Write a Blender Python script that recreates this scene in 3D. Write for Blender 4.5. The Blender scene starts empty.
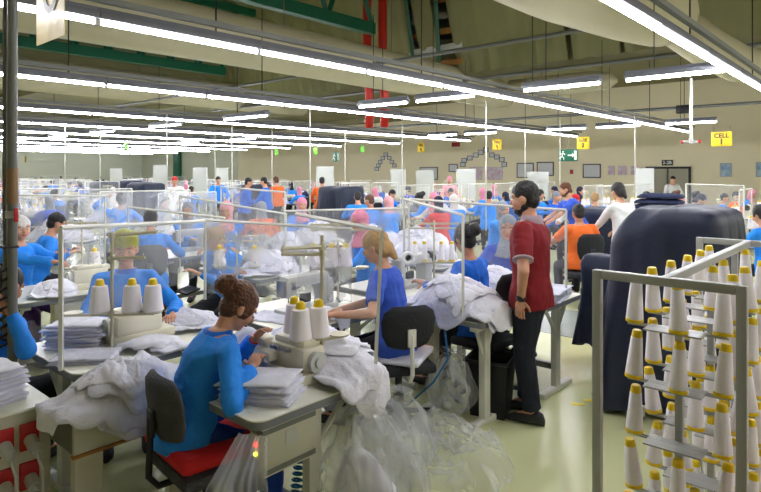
import bpy, bmesh, math, random
from mathutils import Vector as V, Matrix, Euler, noise
PI = math.pi
rnd = random.Random(7)
S = bpy.context.scene
COL = S.collection

# ---------------------------------------------------------------- materials
def lin(c):
    out = []
    for v in c:
        v = v / 255.0
        out.append(v / 12.92 if v <= 0.04045 else ((v + 0.055) / 1.055) ** 2.4)
    return tuple(out) + (1.0,)

def mat(name, rgb, rough=0.6, metal=0.0, bump=0.0, bscale=30.0, var=0.0, vscale=6.0, sheen=0.0, rgb2=None, detail=3.0, spec=0.5):
    m = bpy.data.materials.new(name)
    m.use_nodes = True
    nt = m.node_tree
    b = nt.nodes['Principled BSDF']
    c = lin(rgb)
    b.inputs['Base Color'].default_value = c
    b.inputs['Roughness'].default_value = rough
    b.inputs['Metallic'].default_value = metal
    b.inputs['Specular IOR Level'].default_value = spec
    if sheen:
        b.inputs['Sheen Weight'].default_value = sheen
    tc = None
    if var or bump:
        tc = nt.nodes.new('ShaderNodeTexCoord')
    if var:
        n = nt.nodes.new('ShaderNodeTexNoise')
        n.inputs['Scale'].default_value = vscale
        n.inputs['Detail'].default_value = detail
        nt.links.new(tc.outputs['Object'], n.inputs['Vector'])
        mx = nt.nodes.new('ShaderNodeMix'); mx.data_type = 'RGBA'
        c2 = lin(rgb2) if rgb2 else tuple(v * (1 - var) for v in c[:3]) + (1,)
        mx.inputs[6].default_value = c
        mx.inputs[7].default_value = c2
        rp = nt.nodes.new('ShaderNodeMapRange')
        rp.inputs[1].default_value = 0.35; rp.inputs[2].default_value = 0.68
        nt.links.new(n.outputs[0], rp.inputs[0])
        nt.links.new(rp.outputs[0], mx.inputs[0])
        nt.links.new(mx.outputs[2], b.inputs['Base Color'])
    if bump:
        n = nt.nodes.new('ShaderNodeTexNoise')
        n.inputs['Scale'].default_value = bscale
        n.inputs['Detail'].default_value = 4
        nt.links.new(tc.outputs['Object'], n.inputs['Vector'])
        bp = nt.nodes.new('ShaderNodeBump')
        bp.inputs['Strength'].default_value = bump
        bp.inputs['Distance'].default_value = 0.02
        nt.links.new(n.outputs[0], bp.inputs['Height'])
        nt.links.new(bp.outputs[0], b.inputs['Normal'])
    return m

def emit(name, rgb, strength):
    m = bpy.data.materials.new(name); m.use_nodes = True
    nt = m.node_tree; nt.nodes.remove(nt.nodes['Principled BSDF'])
    e = nt.nodes.new('ShaderNodeEmission')
    e.inputs[0].default_value = lin(rgb); e.inputs[1].default_value = strength
    nt.links.new(e.outputs[0], nt.nodes['Material Output'].inputs[0])
    return m

def plastic(name, rgb, lo, hi, scale=5.0, rough=0.18):
    m = bpy.data.materials.new(name); m.use_nodes = True
    nt = m.node_tree
    b = nt.nodes['Principled BSDF']
    b.inputs['Base Color'].default_value = lin(rgb)
    b.inputs['Roughness'].default_value = rough
    t = nt.nodes.new('ShaderNodeBsdfTransparent')
    mx = nt.nodes.new('ShaderNodeMixShader')
    tc = nt.nodes.new('ShaderNodeTexCoord')
    n = nt.nodes.new('ShaderNodeTexNoise'); n.inputs['Scale'].default_value = scale; n.inputs['Detail'].default_value = 5
    n.inputs['Distortion'].default_value = 1.2
    nt.links.new(tc.outputs['Object'], n.inputs['Vector'])
    rp = nt.nodes.new('ShaderNodeMapRange')
    rp.inputs[1].default_value = 0.35; rp.inputs[2].default_value = 0.7
    rp.inputs[3].default_value = lo; rp.inputs[4].default_value = hi
    nt.links.new(n.outputs[0], rp.inputs[0])
    nt.links.new(rp.outputs[0], mx.inputs[0])
    nt.links.new(t.outputs[0], mx.inputs[1]); nt.links.new(b.outputs[0], mx.inputs[2])
    bp = nt.nodes.new('ShaderNodeBump'); bp.inputs['Strength'].default_value = 0.5; bp.inputs['Distance'].default_value = 0.03
    nt.links.new(n.outputs[0], bp.inputs['Height']); nt.links.new(bp.outputs[0], b.inputs['Normal'])
    nt.links.new(mx.outputs[0], nt.nodes['Material Output'].inputs[0])
    return m

M = {}
M['skin'] = mat('skin', (206, 152, 122), 0.55)
M['skin_tan'] = mat('skin_tan', (184, 128, 96), 0.55)
M['blue'] = mat('blue_smock_cloth', (28, 140, 246), 0.75, bump=0.5, bscale=14)
M['bluedeep'] = mat('deep_blue_smock_cloth', (8, 104, 216), 0.75, bump=0.5, bscale=14)
M['indigo'] = mat('indigo_shirt_cloth', (52, 90, 200), 0.8, bump=0.5, bscale=14)
M['red'] = mat('red_polo_cloth', (124, 7, 20), 0.85, bump=0.2, bscale=8)
M['orange'] = mat('orange_shirt_cloth', (240, 112, 36), 0.8, bump=0.4, bscale=14)
M['whitecloth'] = mat('white_coat_cloth', (226, 228, 230), 0.8, bump=0.4, bscale=14)
M['jeans'] = mat('dark_jeans_cloth', (22, 28, 44), 0.85, bump=0.4, bscale=25, var=0.4, vscale=5)
M['darktrousers'] = mat('dark_trouser_cloth', (26, 28, 36), 0.85, bump=0.3)
M['navytrousers'] = mat('navy_trouser_cloth', (22, 46, 96), 0.85, bump=0.3)
M['bluetrousers'] = mat('blue_apron_cloth', (14, 62, 150), 0.85, bump=0.3)
M['purple'] = mat('purple_trouser_cloth', (66, 28, 96), 0.85, bump=0.3)
M['shoe'] = mat('black_shoe', (22, 22, 24), 0.6)
M['hairbrown'] = mat('brown_hair', (104, 60, 32), 0.5, bump=0.9, bscale=60, var=0.5, vscale=30)
M['hairblack'] = mat('black_hair', (20, 16, 16), 0.5, bump=0.7, bscale=60)
M['hairtan'] = mat('tan_scarf_cloth', (182, 146, 100), 0.8, bump=0.5, bscale=20)
M['greenscarf'] = mat('olive_green_scarf', (164, 164, 34), 0.85, bump=0.6, bscale=16)
M['pinkscarf'] = mat('pink_scarf', (226, 164, 170), 0.85, bump=0.5)
M['rosescarf'] = mat('rose_scarf', (222, 142, 168), 0.85, bump=0.5)
M['greyscarf'] = mat('grey_scarf', (140, 146, 156), 0.85, bump=0.5)
M['lightscarf'] = mat('pale_scarf', (214, 210, 206), 0.85, bump=0.5)
M['darkscarf'] = mat('dark_navy_scarf', (30, 32, 58), 0.85, bump=0.5)
M['lips'] = mat('lips', (170, 84, 80), 0.5)
M['eyewhite'] = mat('eye', (225, 220, 216), 0.3)
M['iris'] = mat('iris', (52, 34, 26), 0.4)
M['collar'] = mat('grey_collar_knit', (160, 140, 150), 0.85)
M['watch'] = mat('watch_black', (16, 16, 18), 0.4)
M['top'] = mat('table_laminate', (240, 240, 226), 0.28, var=0.06, vscale=3)
M['edge'] = mat('table_edge_grey', (122, 126, 132), 0.5)
M['legwhite'] = mat('table_leg_paint', (214, 214, 202), 0.45)
M['steel'] = mat('grey_paint_steel', (120, 124, 118), 0.4, metal=0.3)
M['machine'] = mat('machine_enamel', (226, 222, 200), 0.3)
M['machine2'] = mat('machine_enamel_grey', (196, 198, 194), 0.3)
M['metal'] = mat('bright_metal', (170, 170, 172), 0.3, metal=0.9)
M['darkmetal'] = mat('dark_metal', (38, 38, 42), 0.45, metal=0.4)
M['black'] = mat('black_plastic', (18, 18, 20), 0.5)
M['box'] = mat('control_box_paint', (206, 204, 186), 0.4, var=0.1, vscale=5)
M['charcoal'] = mat('charcoal_chair_fabric', (70, 72, 78), 0.9, bump=0.4, bscale=80)
M['chairblack'] = mat('black_chair_fabric', (34, 36, 40), 0.85, bump=0.4, bscale=80)
M['redcushion'] = mat('red_cushion_cloth', (204, 22, 30), 0.75, bump=0.5, bscale=12)
M['cone'] = mat('white_thread', (246, 241, 246), 0.8, bump=0.08, bscale=120)
M['yellowtip'] = mat('yellow_cone_plastic', (240, 206, 16), 0.4)
M['cloth'] = mat('pale_grey_garment', (236, 236, 248), 0.9, bump=0.5, bscale=22, var=0.14, vscale=7)
M['cloth2'] = mat('pale_lilac_garment', (224, 225, 242), 0.9, bump=0.5, bscale=24, var=0.14, vscale=9)
M['seamblue'] = mat('navy_trim_cloth', (48, 54, 84), 0.9)
M['framewhite'] = mat('white_frame_paint', (224, 224, 216), 0.4)
M['pole'] = mat('cream_stand_pole', (198, 192, 164), 0.4)
M['plastic'] = plastic('clear_plastic_sheet', (232, 236, 242), 0.09, 0.24, 3.0)
M['plasticmilky'] = plastic('milky_plastic_sheet', (230, 234, 242), 0.22, 0.38, 3.0)
def film(name, rgb, lo, hi, scale, rough=.15):
    # thin film with a web of creases
    m = plastic(name, rgb, lo, hi, 4.0, rough); nt = m.node_tree
    tc = nt.nodes.new('ShaderNodeTexCoord'); nz = nt.nodes.new('ShaderNodeTexNoise'); nz.inputs['Scale'].default_value = 5; nz.inputs['Detail'].default_value = 2
    ad = nt.nodes.new('ShaderNodeMixRGB'); ad.inputs[0].default_value = .12
    nt.links.new(tc.outputs['Object'], nz.inputs['Vector']); nt.links.new(tc.outputs['Object'], ad.inputs[1]); nt.links.new(nz.outputs[1], ad.inputs[2])
    vo = nt.nodes.new('ShaderNodeTexVoronoi'); vo.feature = 'DISTANCE_TO_EDGE'; vo.inputs['Scale'].default_value = scale
    nt.links.new(ad.outputs[0], vo.inputs['Vector'])
    rp = nt.nodes.new('ShaderNodeMapRange'); rp.inputs[1].default_value = 0.0; rp.inputs[2].default_value = .09; rp.inputs[3].default_value = hi; rp.inputs[4].default_value = lo
    nt.links.new(vo.outputs['Distance'], rp.inputs[0])
    mx = [n for n in nt.nodes if n.type == 'MIX_SHADER'][0]; nt.links.new(rp.outputs[0], mx.inputs[0])
    bp = [n for n in nt.nodes if n.type == 'BUMP'][0]; bp.inputs['Distance'].default_value = .03; bp.inputs['Strength'].default_value = .8
    nt.links.new(vo.outputs['Distance'], bp.inputs['Height'])
    return m
def streaky(name, rgb, lo, hi, sc, rough=.12):
    # thin crumpled film: long glossy creases, clear between them
    m = plastic(name, rgb, lo, hi, 3.0, rough); nt = m.node_tree
    nz = [n for n in nt.nodes if n.type == 'TEX_NOISE'][0]; tc = [n for n in nt.nodes if n.type == 'TEX_COORD'][0]
    mp = nt.nodes.new('ShaderNodeMapping'); mp.inputs['Rotation'].default_value = (.5, .3, .8); mp.inputs['Scale'].default_value = sc
    nt.links.new(tc.outputs['Object'], mp.inputs['Vector']); nt.links.new(mp.outputs[0], nz.inputs['Vector'])
    nz.inputs['Detail'].default_value = 2; nz.inputs['Distortion'].default_value = .2
    rp = [n for n in nt.nodes if n.type == 'MAP_RANGE'][0]; rp.inputs[1].default_value = .44; rp.inputs[2].default_value = .74
    bp = [n for n in nt.nodes if n.type == 'BUMP'][0]; bp.inputs['Strength'].default_value = 1.0; bp.inputs['Distance'].default_value = .05
    return m
M['bag'] = streaky('plastic_bag_film', (228, 231, 233), 0.22, 0.52, (1.6, 4.5, 1.4))
M['rackgrey'] = mat('rack_grey_paint', (176, 178, 178), 0.4, metal=0.2)
M['navy'] = mat('navy_cover_cloth', (24, 34, 60), 0.55, bump=0.3, bscale=9)
M['navyfold'] = mat('navy_folded_cloth', (30, 40, 74), 0.8, bump=0.5)
M['lamp'] = emit('fluorescent_tube', (250, 250, 255), 26.0)
M['trough'] = mat('lamp_trough_paint', (96, 98, 106), 0.45)
M['endcap'] = mat('lamp_end_cap', (232, 232, 230), 0.4)
M['duct'] = mat('duct_fabric', (188, 182, 152), 0.85, bump=0.15, bscale=4)
M['green'] = mat('green_truss_paint', (10, 92, 66), 0.45)
M['redpipe'] = mat('red_pipe_paint', (190, 34, 22), 0.45)
M['pipe'] = mat('grey_conduit', (110, 112, 108), 0.5)
M['panel'] = mat('corrugated_roof_sheet', (146, 144, 102), 0.8, var=0.18, vscale=0.7)
M['ceil'] = mat('ceiling_board', (152, 148, 114), 0.85, var=0.12, vscale=0.5)
M['dropceil'] = mat('low_ceiling_board', (158, 152, 120), 0.85, var=0.14, vscale=0.6)
M['wall'] = mat('cream_wall_paint', (252, 242, 212), 0.8, var=0.05, vscale=0.6)
M['wallgrey'] = mat('grey_wall_paint', (196, 200, 186), 0.8)
M['signyellow'] = mat('yellow_sign', (244, 204, 30), 0.5)
M['signgreen'] = mat('lime_sign', (120, 214, 60), 0.5)
M['exitgreen'] = mat('exit_sign_green', (0, 96, 66), 0.5)
M['signwhite'] = mat('white_sign_print', (236, 240, 236), 0.5)
M['signblack'] = mat('black_sign_print', (14, 14, 12), 0.5)
M['signred'] = mat('red_sign', (176, 26, 30), 0.5)
M['board'] = mat('white_board', (214, 216, 220), 0.4)
M['boardframe'] = mat('dark_board_frame', (70, 70, 84), 0.5)
M['poster'] = mat('poster_blue', (96, 150, 204), 0.5, var=0.9, vscale=4, rgb2=(200, 220, 230))
M['poster2'] = mat('poster_pale', (222, 222, 226), 0.5, var=0.5, vscale=6, rgb2=(206, 160, 190))
M['door'] = mat('door_grey', (168, 164, 146), 0.5)
M['hoseblue'] = mat('blue_hose', (16, 98, 150), 0.35)
M['hosegreen'] = mat('teal_hose', (20, 104, 100), 0.4)
M['bin'] = mat('black_bin', (16, 16, 18), 0.6)
M['tape'] = mat('yellow_tape', (226, 204, 40), 0.5)
M['plugred'] = mat('red_plug', (196, 30, 36), 0.4)
M['brasspipe'] = mat('tan_pipe_coupling', (140, 112, 80), 0.5, metal=.3)
M['wood'] = mat('chipboard_edge', (164, 116, 56), 0.7)
M['panelwhite'] = mat('white_board_panel', (206, 210, 206), 0.5)
M['ledred'] = emit('led_red', (255, 40, 30), 3.0)
M['ledyellow'] = emit('led_yellow', (240, 230, 60), 1.5)
M['cardboard'] = mat('tan_cardboard', (196, 160, 104), 0.8)
_p = plastic('translucent_cream_sign', (238, 222, 168), 0.72, 0.8, 4.0, 0.5)
M['signcream'] = _p
M['signprint'] = mat('grey_sign_print', (150, 146, 150), 0.6)

# floor: pale green epoxy, glossy, faint wear
def floor_mat():
    m = mat('floor_epoxy', (208, 211, 162), 0.22, var=0.035, vscale=0.9, bump=0.02, bscale=3)
    nt = m.node_tree; b = nt.nodes['Principled BSDF']
    tc = nt.nodes.new('ShaderNodeTexCoord')
    n = nt.nodes.new('ShaderNodeTexNoise'); n.inputs['Scale'].default_value = 1.2; n.inputs['Detail'].default_value = 1
    nt.links.new(tc.outputs['Object'], n.inputs['Vector'])
    r = nt.nodes.new('ShaderNodeMapRange'); r.inputs[3].default_value = 0.19; r.inputs[4].default_value = 0.27
    nt.links.new(n.outputs[0], r.inputs[0]); nt.links.new(r.outputs[0], b.inputs['Roughness'])
    return m
M['floor'] = floor_mat()
M['floorgrey'] = mat('aisle_grey_paint', (138, 146, 138), 0.25, var=0.04, vscale=1.5)

# ---------------------------------------------------------------- mesh builder
class MB:
    def __init__(s):
        s.v = []; s.f = []; s.mi = []; s.cur = 0
    def add(s, vs, fs, xf=None):
        b = len(s.v)
        s.v += [tuple(xf @ V(p)) if xf is not None else tuple(p) for p in vs]
        s.f += [tuple(b + i for i in f) for f in fs]
        s.mi += [s.cur] * len(fs)
    def box(s, c, size, rot=None, bev=0.0):
        x, y, z = (k / 2 for k in size)
        if bev <= 0:
            vs = [(-x,-y,-z),(x,-y,-z),(x,y,-z),(-x,y,-z),(-x,-y,z),(x,-y,z),(x,y,z),(-x,y,z)]
            fs = [(3,2,1,0),(4,5,6,7),(0,1,5,4),(1,2,6,5),(2,3,7,6),(3,0,4,7)]
        else:
            bm = bmesh.new(); bmesh.ops.create_cube(bm, size=1)
            for q in bm.verts: q.co = V((q.co.x * size[0], q.co.y * size[1], q.co.z * size[2]))
            bmesh.ops.bevel(bm, geom=bm.edges[:], offset=min(bev, 0.45 * min(size)), segments=2, affect='EDGES', profile=0.5)
            bm.verts.index_update()
            vs = [tuple(q.co) for q in bm.verts]; fs = [tuple(q.index for q in f.verts) for f in bm.faces]
            bm.free()
        m = Matrix.Translation(V(c))
        if rot is not None: m = m @ (rot.to_4x4() if not isinstance(rot, (tuple, list)) else Euler(rot).to_matrix().to_4x4())
        s.add(vs, fs, m); return s
    def prism(s, poly, z0, z1):
        n = len(poly)
        vs = [(p[0], p[1], z0) for p in poly] + [(p[0], p[1], z1) for p in poly]
        fs = [tuple(range(n - 1, -1, -1)), tuple(range(n, 2 * n))] + [(i, (i + 1) % n, n + (i + 1) % n, n + i) for i in range(n)]
        s.add(vs, fs); return s
    def loft(s, rings, cap=True):
        # rings: lists of points with equal count
        n = len(rings[0]); vs = [p for r in rings for p in r]; fs = []
        for k in range(len(rings) - 1):
            for i in range(n):
                j = (i + 1) % n
                fs.append((k * n + i, k * n + j, (k + 1) * n + j, (k + 1) * n + i))
        if cap:
            fs.append(tuple(range(n - 1, -1, -1))); b = (len(rings) - 1) * n
            fs.append(tuple(range(b, b + n)))
        s.add(vs, fs); return s
    def tube(s, pts, r, n=8, closed_ends=True):
        pts = [V(p) for p in pts]; rs = r if isinstance(r, (list, tuple)) else [r] * len(pts)
        rings = []; up = None
        for i, p in enumerate(pts):
            t = (pts[min(i + 1, len(pts) - 1)] - pts[max(i - 1, 0)])
            if t.length < 1e-9: t = V((0, 0, 1))
            t.normalize()
            if up is None:
                up = V((0, 0, 1)) if abs(t.z) < 0.9 else V((1, 0, 0))
            a = up - t * up.dot(t)
            if a.length < 1e-6: a = t.orthogonal()
            a.normalize(); up = a; b = t.cross(a)
            rings.append([tuple(p + (a * math.cos(2 * PI * k / n) + b * math.sin(2 * PI * k / n)) * rs[i]) for k in range(n)])
        return s.loft(rings, closed_ends)
    def cyl(s, p0, p1, r0, r1=None, n=10):
        return s.tube([p0, p1], [r0, r0 if r1 is None else r1], n)
    def cap(s, p0, p1, r0, r1=None, n=10):
        # capsule with rounded ends
        p0 = V(p0); p1 = V(p1); r1 = r0 if r1 is None else r1
        t = (p1 - p0); t = t.normalized() if t.length > 1e-9 else V((0, 0, 1))
        pts = []; rs = []
        for a in (80, 50, 25):
            pts.append(p0 - t * r0 * math.sin(math.radians(a))); rs.append(r0 * math.cos(math.radians(a)))
        pts += [p0, p1]; rs += [r0, r1]
        for a in (25, 50, 80):
            pts.append(p1 + t * r1 * math.sin(math.radians(a))); rs.append(r1 * math.cos(math.radians(a)))
        return s.tube(pts, rs, n)
    def ell(s, c, r, rot=None, nu=14, nv=9):
        vs = [(0, 0, -1)]
        for j in range(1, nv):
            th = -PI / 2 + PI * j / nv
            for i in range(nu):
                ph = 2 * PI * i / nu
                vs.append((math.cos(th) * math.cos(ph), math.cos(th) * math.sin(ph), math.sin(th)))
        vs.append((0, 0, 1)); fs = []
        for i in range(nu): fs.append((0, 1 + (i + 1) % nu, 1 + i))
        for j in range(nv - 2):
            for i in range(nu):
                a = 1 + j * nu
                fs.append((a + i, a + (i + 1) % nu, a + nu + (i + 1) % nu, a + nu + i))
        top = len(vs) - 1; a = 1 + (nv - 2) * nu
        for i in range(nu): fs.append((a + i, a + (i + 1) % nu, top))
        m = Matrix.Translation(V(c)) @ (rot.to_4x4() if rot is not None else Matrix()) @ Matrix.Diagonal((r[0], r[1], r[2], 1))
        s.add(vs, fs, m); return s
    def lathe(s, prof, c=(0, 0, 0), n=16, rot=None):
        rings = [[(r * math.cos(2 * PI * k / n), r * math.sin(2 * PI * k / n), z) for k in range(n)] for r, z in prof]
        t = MB(); t.loft(rings)
        m = Matrix.Translation(V(c)) @ (rot.to_4x4() if rot is not None else Matrix())
        s.add(t.v, t.f, m); return s
    def mesh(s, name, smooth=True):
        me = bpy.data.meshes.new(name); me.from_pydata(s.v, [], s.f); me.update()
        bm = bmesh.new(); bm.from_mesh(me); bmesh.ops.recalc_face_normals(bm, faces=bm.faces[:]); bm.to_mesh(me); bm.free()
        me.polygons.foreach_set('use_smooth', [bool(smooth)] * len(me.polygons))
        return me
    def build(s, name, mats, parent=None, smooth=False, loc=None, angle=35):
        me = s.mesh(name, True)
        mats = mats if isinstance(mats, (list, tuple)) else [mats]
        for k in mats: me.materials.append(k)
        if len(mats) > 1: me.polygons.foreach_set('material_index', s.mi)
        if not smooth:
            try: me.set_sharp_from_angle(angle=math.radians(angle))
            except Exception: pass
        return link(name, me, parent, loc)

def link(name, me, parent=None, loc=None):
    o = bpy.data.objects.new(name, me); COL.objects.link(o)
    if parent is not None: o.parent = parent
    if loc is not None: o.location = loc
    return o

def tag(o, label=None, cat=None, group=None, kind=None):
    if label: o['label'] = label
    if cat: o['category'] = cat
    if group: o['group'] = group
    if kind: o['kind'] = kind
    return o

def thing(name, label, cat, loc=(0, 0, 0), rz=0.0, group=None):
    o = bpy.data.objects.new(name, None); COL.objects.link(o)
    o.empty_display_size = 0.1
    o.location = loc; o.rotation_euler = (0, 0, rz)
    return tag(o, label, cat, group)

KIDS = {}
def kids(o):
    return list(o.children)

def dup(root, loc=None, rz=None, label=None, group=None, skip=()):
    r = root.copy(); COL.objects.link(r)
    if loc is not None: r.location = loc
    if rz is not None: r.rotation_euler = (0, 0, rz)
    if label: r['label'] = label
    if group: r['group'] = group
    def rec(src, dst):
        for ch in KC.get(src.name, ()):
            if ch.name.split('.')[0] in skip: continue
            c = ch.copy(); COL.objects.link(c); c.parent = dst
            rec(ch, c)
    rec(root, r)
    return r
KC = {}
def freeze(root):
    # remember the children of a prototype once, so that copying stays quick
    def rec(o):
        KC[o.name] = list(o.children)
        for c in KC[o.name]: rec(c)
    rec(root); return root

def structure(name, mb, m, parent=None, smooth=False):
    o = mb.build(name, m, parent, smooth)
    if parent is None: tag(o, kind='structure')
    return o

# ---------------------------------------------------------------- camera frame of reference
F = 592.0; CX = 380.5; HY = 172.0; HC = 1.84
SA, CA = math.sin(math.radians(41.5)), math.cos(math.radians(41.5))
def W(X, D, z=0.0):
    return V((X * CA - D * SA, X * SA + D * CA, z))
def G(px, D, z=0.0):                      # point at image column px, depth D, height z
    return W((px - CX) / F * D, D, z)
def P(px, py, z):                         # point on the level z seen at a pixel
    D = F * (HC - z) / (py - HY)
    return G(px, D, z)
def heading(dx, dd):                      # rotation about z that turns local +y to (right dx, away dd) in view terms
    d = W(dx, dd); return math.atan2(-d.x, d.y)

# ---------------------------------------------------------------- people
def remesh(mb, voxel, smooth=3, name='m'):
    me = mb.mesh(name); o = bpy.data.objects.new('tmp', me); COL.objects.link(o)
    a = o.modifiers.new('r', 'REMESH'); a.mode = 'VOXEL'; a.voxel_size = voxel; a.use_smooth_shade = True
    if smooth:
        b = o.modifiers.new('s', 'SMOOTH'); b.iterations = smooth; b.factor = 0.5
    dg = bpy.context.evaluated_depsgraph_get(); dg.update()
    me2 = bpy.data.meshes.new_from_object(o.evaluated_get(dg))
    bpy.data.objects.remove(o); bpy.data.meshes.remove(me)
    me2.name = name
    me2.polygons.foreach_set('use_smooth', [True] * len(me2.polygons))
    return me2

def wrinkle(me, amp, freq, seed=0.0):
    off = V((seed * 3.1, seed * 1.7, seed))
    nor = [v.normal.copy() for v in me.vertices]
    for v, n in zip(me.vertices, nor):
        p = v.co * freq + off
        q = noise.noise(p + V((0, 0, 1)) * noise.noise(p * 0.5) * 2)
        v.co += n * amp * ((1 - abs(q) * 2) - 0.5)
    me.update()

def join_into(me, mb):
    bm = bmesh.new(); bm.from_mesh(me)
    base = [bm.verts.new(p) for p in mb.v]
    for f in mb.f:
        try: bm.faces.new([base[i] for i in f])
        except ValueError: pass
    bmesh.ops.recalc_face_normals(bm, faces=bm.faces[:])
    bm.to_mesh(me); bm.free()
    me.polygons.foreach_set('use_smooth', [True] * len(me.polygons))

def ik(a, t, l1, l2, pole):
    a = V(a); t = V(t); d = t - a; L = d.length
    if L > (l1 + l2) * 0.995:
        t = a + d.normalized() * (l1 + l2) * 0.995; d = t - a; L = d.length
    x = (l1 * l1 - l2 * l2 + L * L) / (2 * L)
    h = math.sqrt(max(l1 * l1 - x * x, 0))
    n = d.normalized(); p = V(pole); p = p - n * p.dot(n)
    p = p.normalized() if p.length > 1e-6 else n.orthogonal()
    return a + n * x + p * h, t

def person(label, loc, rz, hands, shirt, trousers, head='short', hairm=None, seated=True, seat=0.52, lean=0.15, pitch=0.3, yaw=0.0,
           sleeves='long', feet=None, vox=0.011, skin=None, group=None, female=True, tall=1.0, extras=None, handdir=None, shoulder_turn=0.0, bend=0.0, hem=.020, legw=1.0):
    skin = skin or M['skin']; hairm = hairm or M['hairblack']
    fine = vox < 0.016
    U = V((0, math.sin(lean), math.cos(lean)))
    Fw = V((0, math.cos(lean), -math.sin(lean)))
    X = V((1, 0, 0))
    pel = V((0, 0, seat + 0.09)) if seated else V((0, -0.5 * math.sin(lean) * 0.6, 0.92))
    sw = 0.165 if female else 0.19
    bodyk = 0.95 if female else 1.06
    N = pel + U * 0.50 + V((0, bend * 0.5, -bend * 0.2))
    hr = Matrix.Rotation(yaw, 3, 'Z') @ Matrix.Rotation(-pitch, 3, 'X')
    H = N + V((0, 0.02 + 0.10 * math.sin(pitch * 0.8), 0)) + (hr @ V((0, 0.0, 1))) * 0.06 + V((0, 0, 0.105 - .075 * max(0, pitch - .25)))
    tr = Matrix.Rotation(shoulder_turn, 3, 'Z')
    def tors(extra, lo, hi):
        tab = [(-0.11, .165, .120), (0.0, .172, .122), (.12, .150, .110), (.25, .152, .115), (.37, .165, .118), (.44, .158, .100), (.49, .095, .075), (.52, .062, .058)]
        rings = []
        for t, rx, ry in tab:
            if t < lo or t > hi: continue
            k = max(0.0, min(1.0, t / 0.5))
            ex = extra + (hem * max(0, 1 - max(t, -.11) / .12) if extra > 0 and t < .12 else 0)
            c = pel + U * t + V((0, bend * 0.5 * k * k, -bend * 0.2 * k * k))
            R = Matrix.Rotation(shoulder_turn * k, 3, 'Z')
            rings.append([tuple(c + R @ (X * (rx * bodyk + ex) * math.cos(a) + Fw * (ry * bodyk + ex) * math.sin(a))) for a in [2 * PI * i / 18 for i in range(18)]])
        return rings
    body = MB(); body.loft(tors(-0.004, -1, 1))
    top = MB(); top.loft(tors(0.014, -1, 0.495))
    pants = MB()
    head_mb = MB()
    def hp(p): return H + hr @ V(p)
    def hell(mb, c, r, rot=None): mb.ell(hp(c), r, hr if rot is None else hr @ rot)
    # head and neck
    body.cap(N - U * 0.05, hp((0, -0.02, -0.07)), 0.056 * bodyk, 0.05 * bodyk)
    hell(body, (0, -0.012, 0.022), (.076, .094, .092))
    hell(body, (0, 0.02, -0.035), (.064, .070, .082))
    hell(body, (0, 0.052, -0.090), (.030, .030, .026))
    body.cap(hp((0, 0.083, 0.006)), hp((0, 0.103, -0.028)), 0.008, 0.012, 8)
    for s in (-1, 1):
        hell(body, (s * 0.077, -0.005, -0.012), (.010, .022, .032))
        hell(body, (s * 0.035, 0.064, 0.028), (.030, .016, .012))
        hell(body, (s * 0.038, 0.057, -0.032), (.028, .026, .030))
    fing = MB()
    legs = []
    arms = []
    for s in (-1, 1):
        k = 0 if s < 0 else 1
        sh = N - U * 0.065 + tr @ V((s * sw, 0, 0))
        tgt = V(hands[k])
        el, wr = ik(sh, tgt, 0.285, 0.25, V((s * 0.9, -0.35, -0.8)))
        arms.append((sh, el, wr))
        body.cap(sh, el, 0.045 * bodyk, 0.038 * bodyk); body.cap(el, wr, 0.038 * bodyk, 0.026 * bodyk)
        body.cap(N - U * 0.04, sh, 0.05, 0.045)
        top.cap(N - U * 0.055 + tr @ V((s * 0.05, 0, 0)), sh, 0.062, 0.064 * bodyk)
        if sleeves == 'long':
            top.cap(sh, el, 0.064 * bodyk, 0.055 * bodyk); top.tube([el, el + (wr - el) * 0.5, wr - (wr - el) * 0.06], [0.055 * bodyk, 0.05 * bodyk, 0.043 * bodyk], 12); top.ell(el, (.054 * bodyk,) * 3)
        elif sleeves == 'rolled':
            top.cap(sh, el, 0.064 * bodyk, 0.056 * bodyk); top.tube([el, el + (wr - el) * 0.45], [0.056 * bodyk, 0.05 * bodyk], 12)
        else:
            mid = sh + (el - sh) * 0.72
            top.tube([sh, mid], [0.066 * bodyk, 0.064 * bodyk], 12); top.ell(sh, (.066 * bodyk,) * 3)
        # hand
        d = (wr - el).normalized()
        if handdir is not None and handdir[k] is not None: d = V(handdir[k]).normalized()
        nrm = V((0, 0, -1)) - d * d.dot(V((0, 0, -1)))
        if nrm.length < 0.3: nrm = X * -s
        nrm = nrm - d * nrm.dot(d); nrm.normalize()
        side = d.cross(nrm) * (1 if True else -1)
        if side.dot(X) * s > 0: side = -side      # towards the thumb (inner side)
        pc = wr + d * 0.045
        body.ell(pc, (0.040, 0.050, 0.017), Matrix((side, d, nrm)).transposed(), 12, 8)
        for i, (o, L) in enumerate([(0.027, .070), (0.009, .078), (-0.009, .073), (-0.026, .058)]):
            b0 = pc + side * o + d * 0.035
            b1 = b0 + (d * 0.92 + nrm * 0.30).normalized() * L * 0.5
            b2 = b1 + (d * 0.60 + nrm * 0.80).normalized() * L * 0.5
            fing.cap(b0, b1, 0.0088, 0.0080, 6); fing.cap(b1, b2, 0.0080, 0.0066, 6)
        b0 = pc + side * 0.030 - d * 0.022
        b1 = b0 + (side * 0.75 + d * 0.65 + nrm * 0.2).normalized() * 0.036
        b2 = b1 + (side * 0.25 + d * 0.85 + nrm * 0.45).normalized() * 0.030
        fing.cap(b0, b1, 0.0115, 0.0095, 6); fing.cap(b1, b2, 0.0095, 0.0075, 6)
        # leg
        hip = pel + V((s * 0.088, 0.0, -0.03))
        ft = V(feet[k]) if feet else V((s * 0.13, 0.42, 0.0))
        ank = ft + V((0, 0, 0.085))
        kn, ank = ik(hip, ank, 0.43 * tall, 0.41 * tall, V((s * 0.15, 0.9, 0.6)) if seated else V((s * 0.05, 1, 0)))
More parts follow.
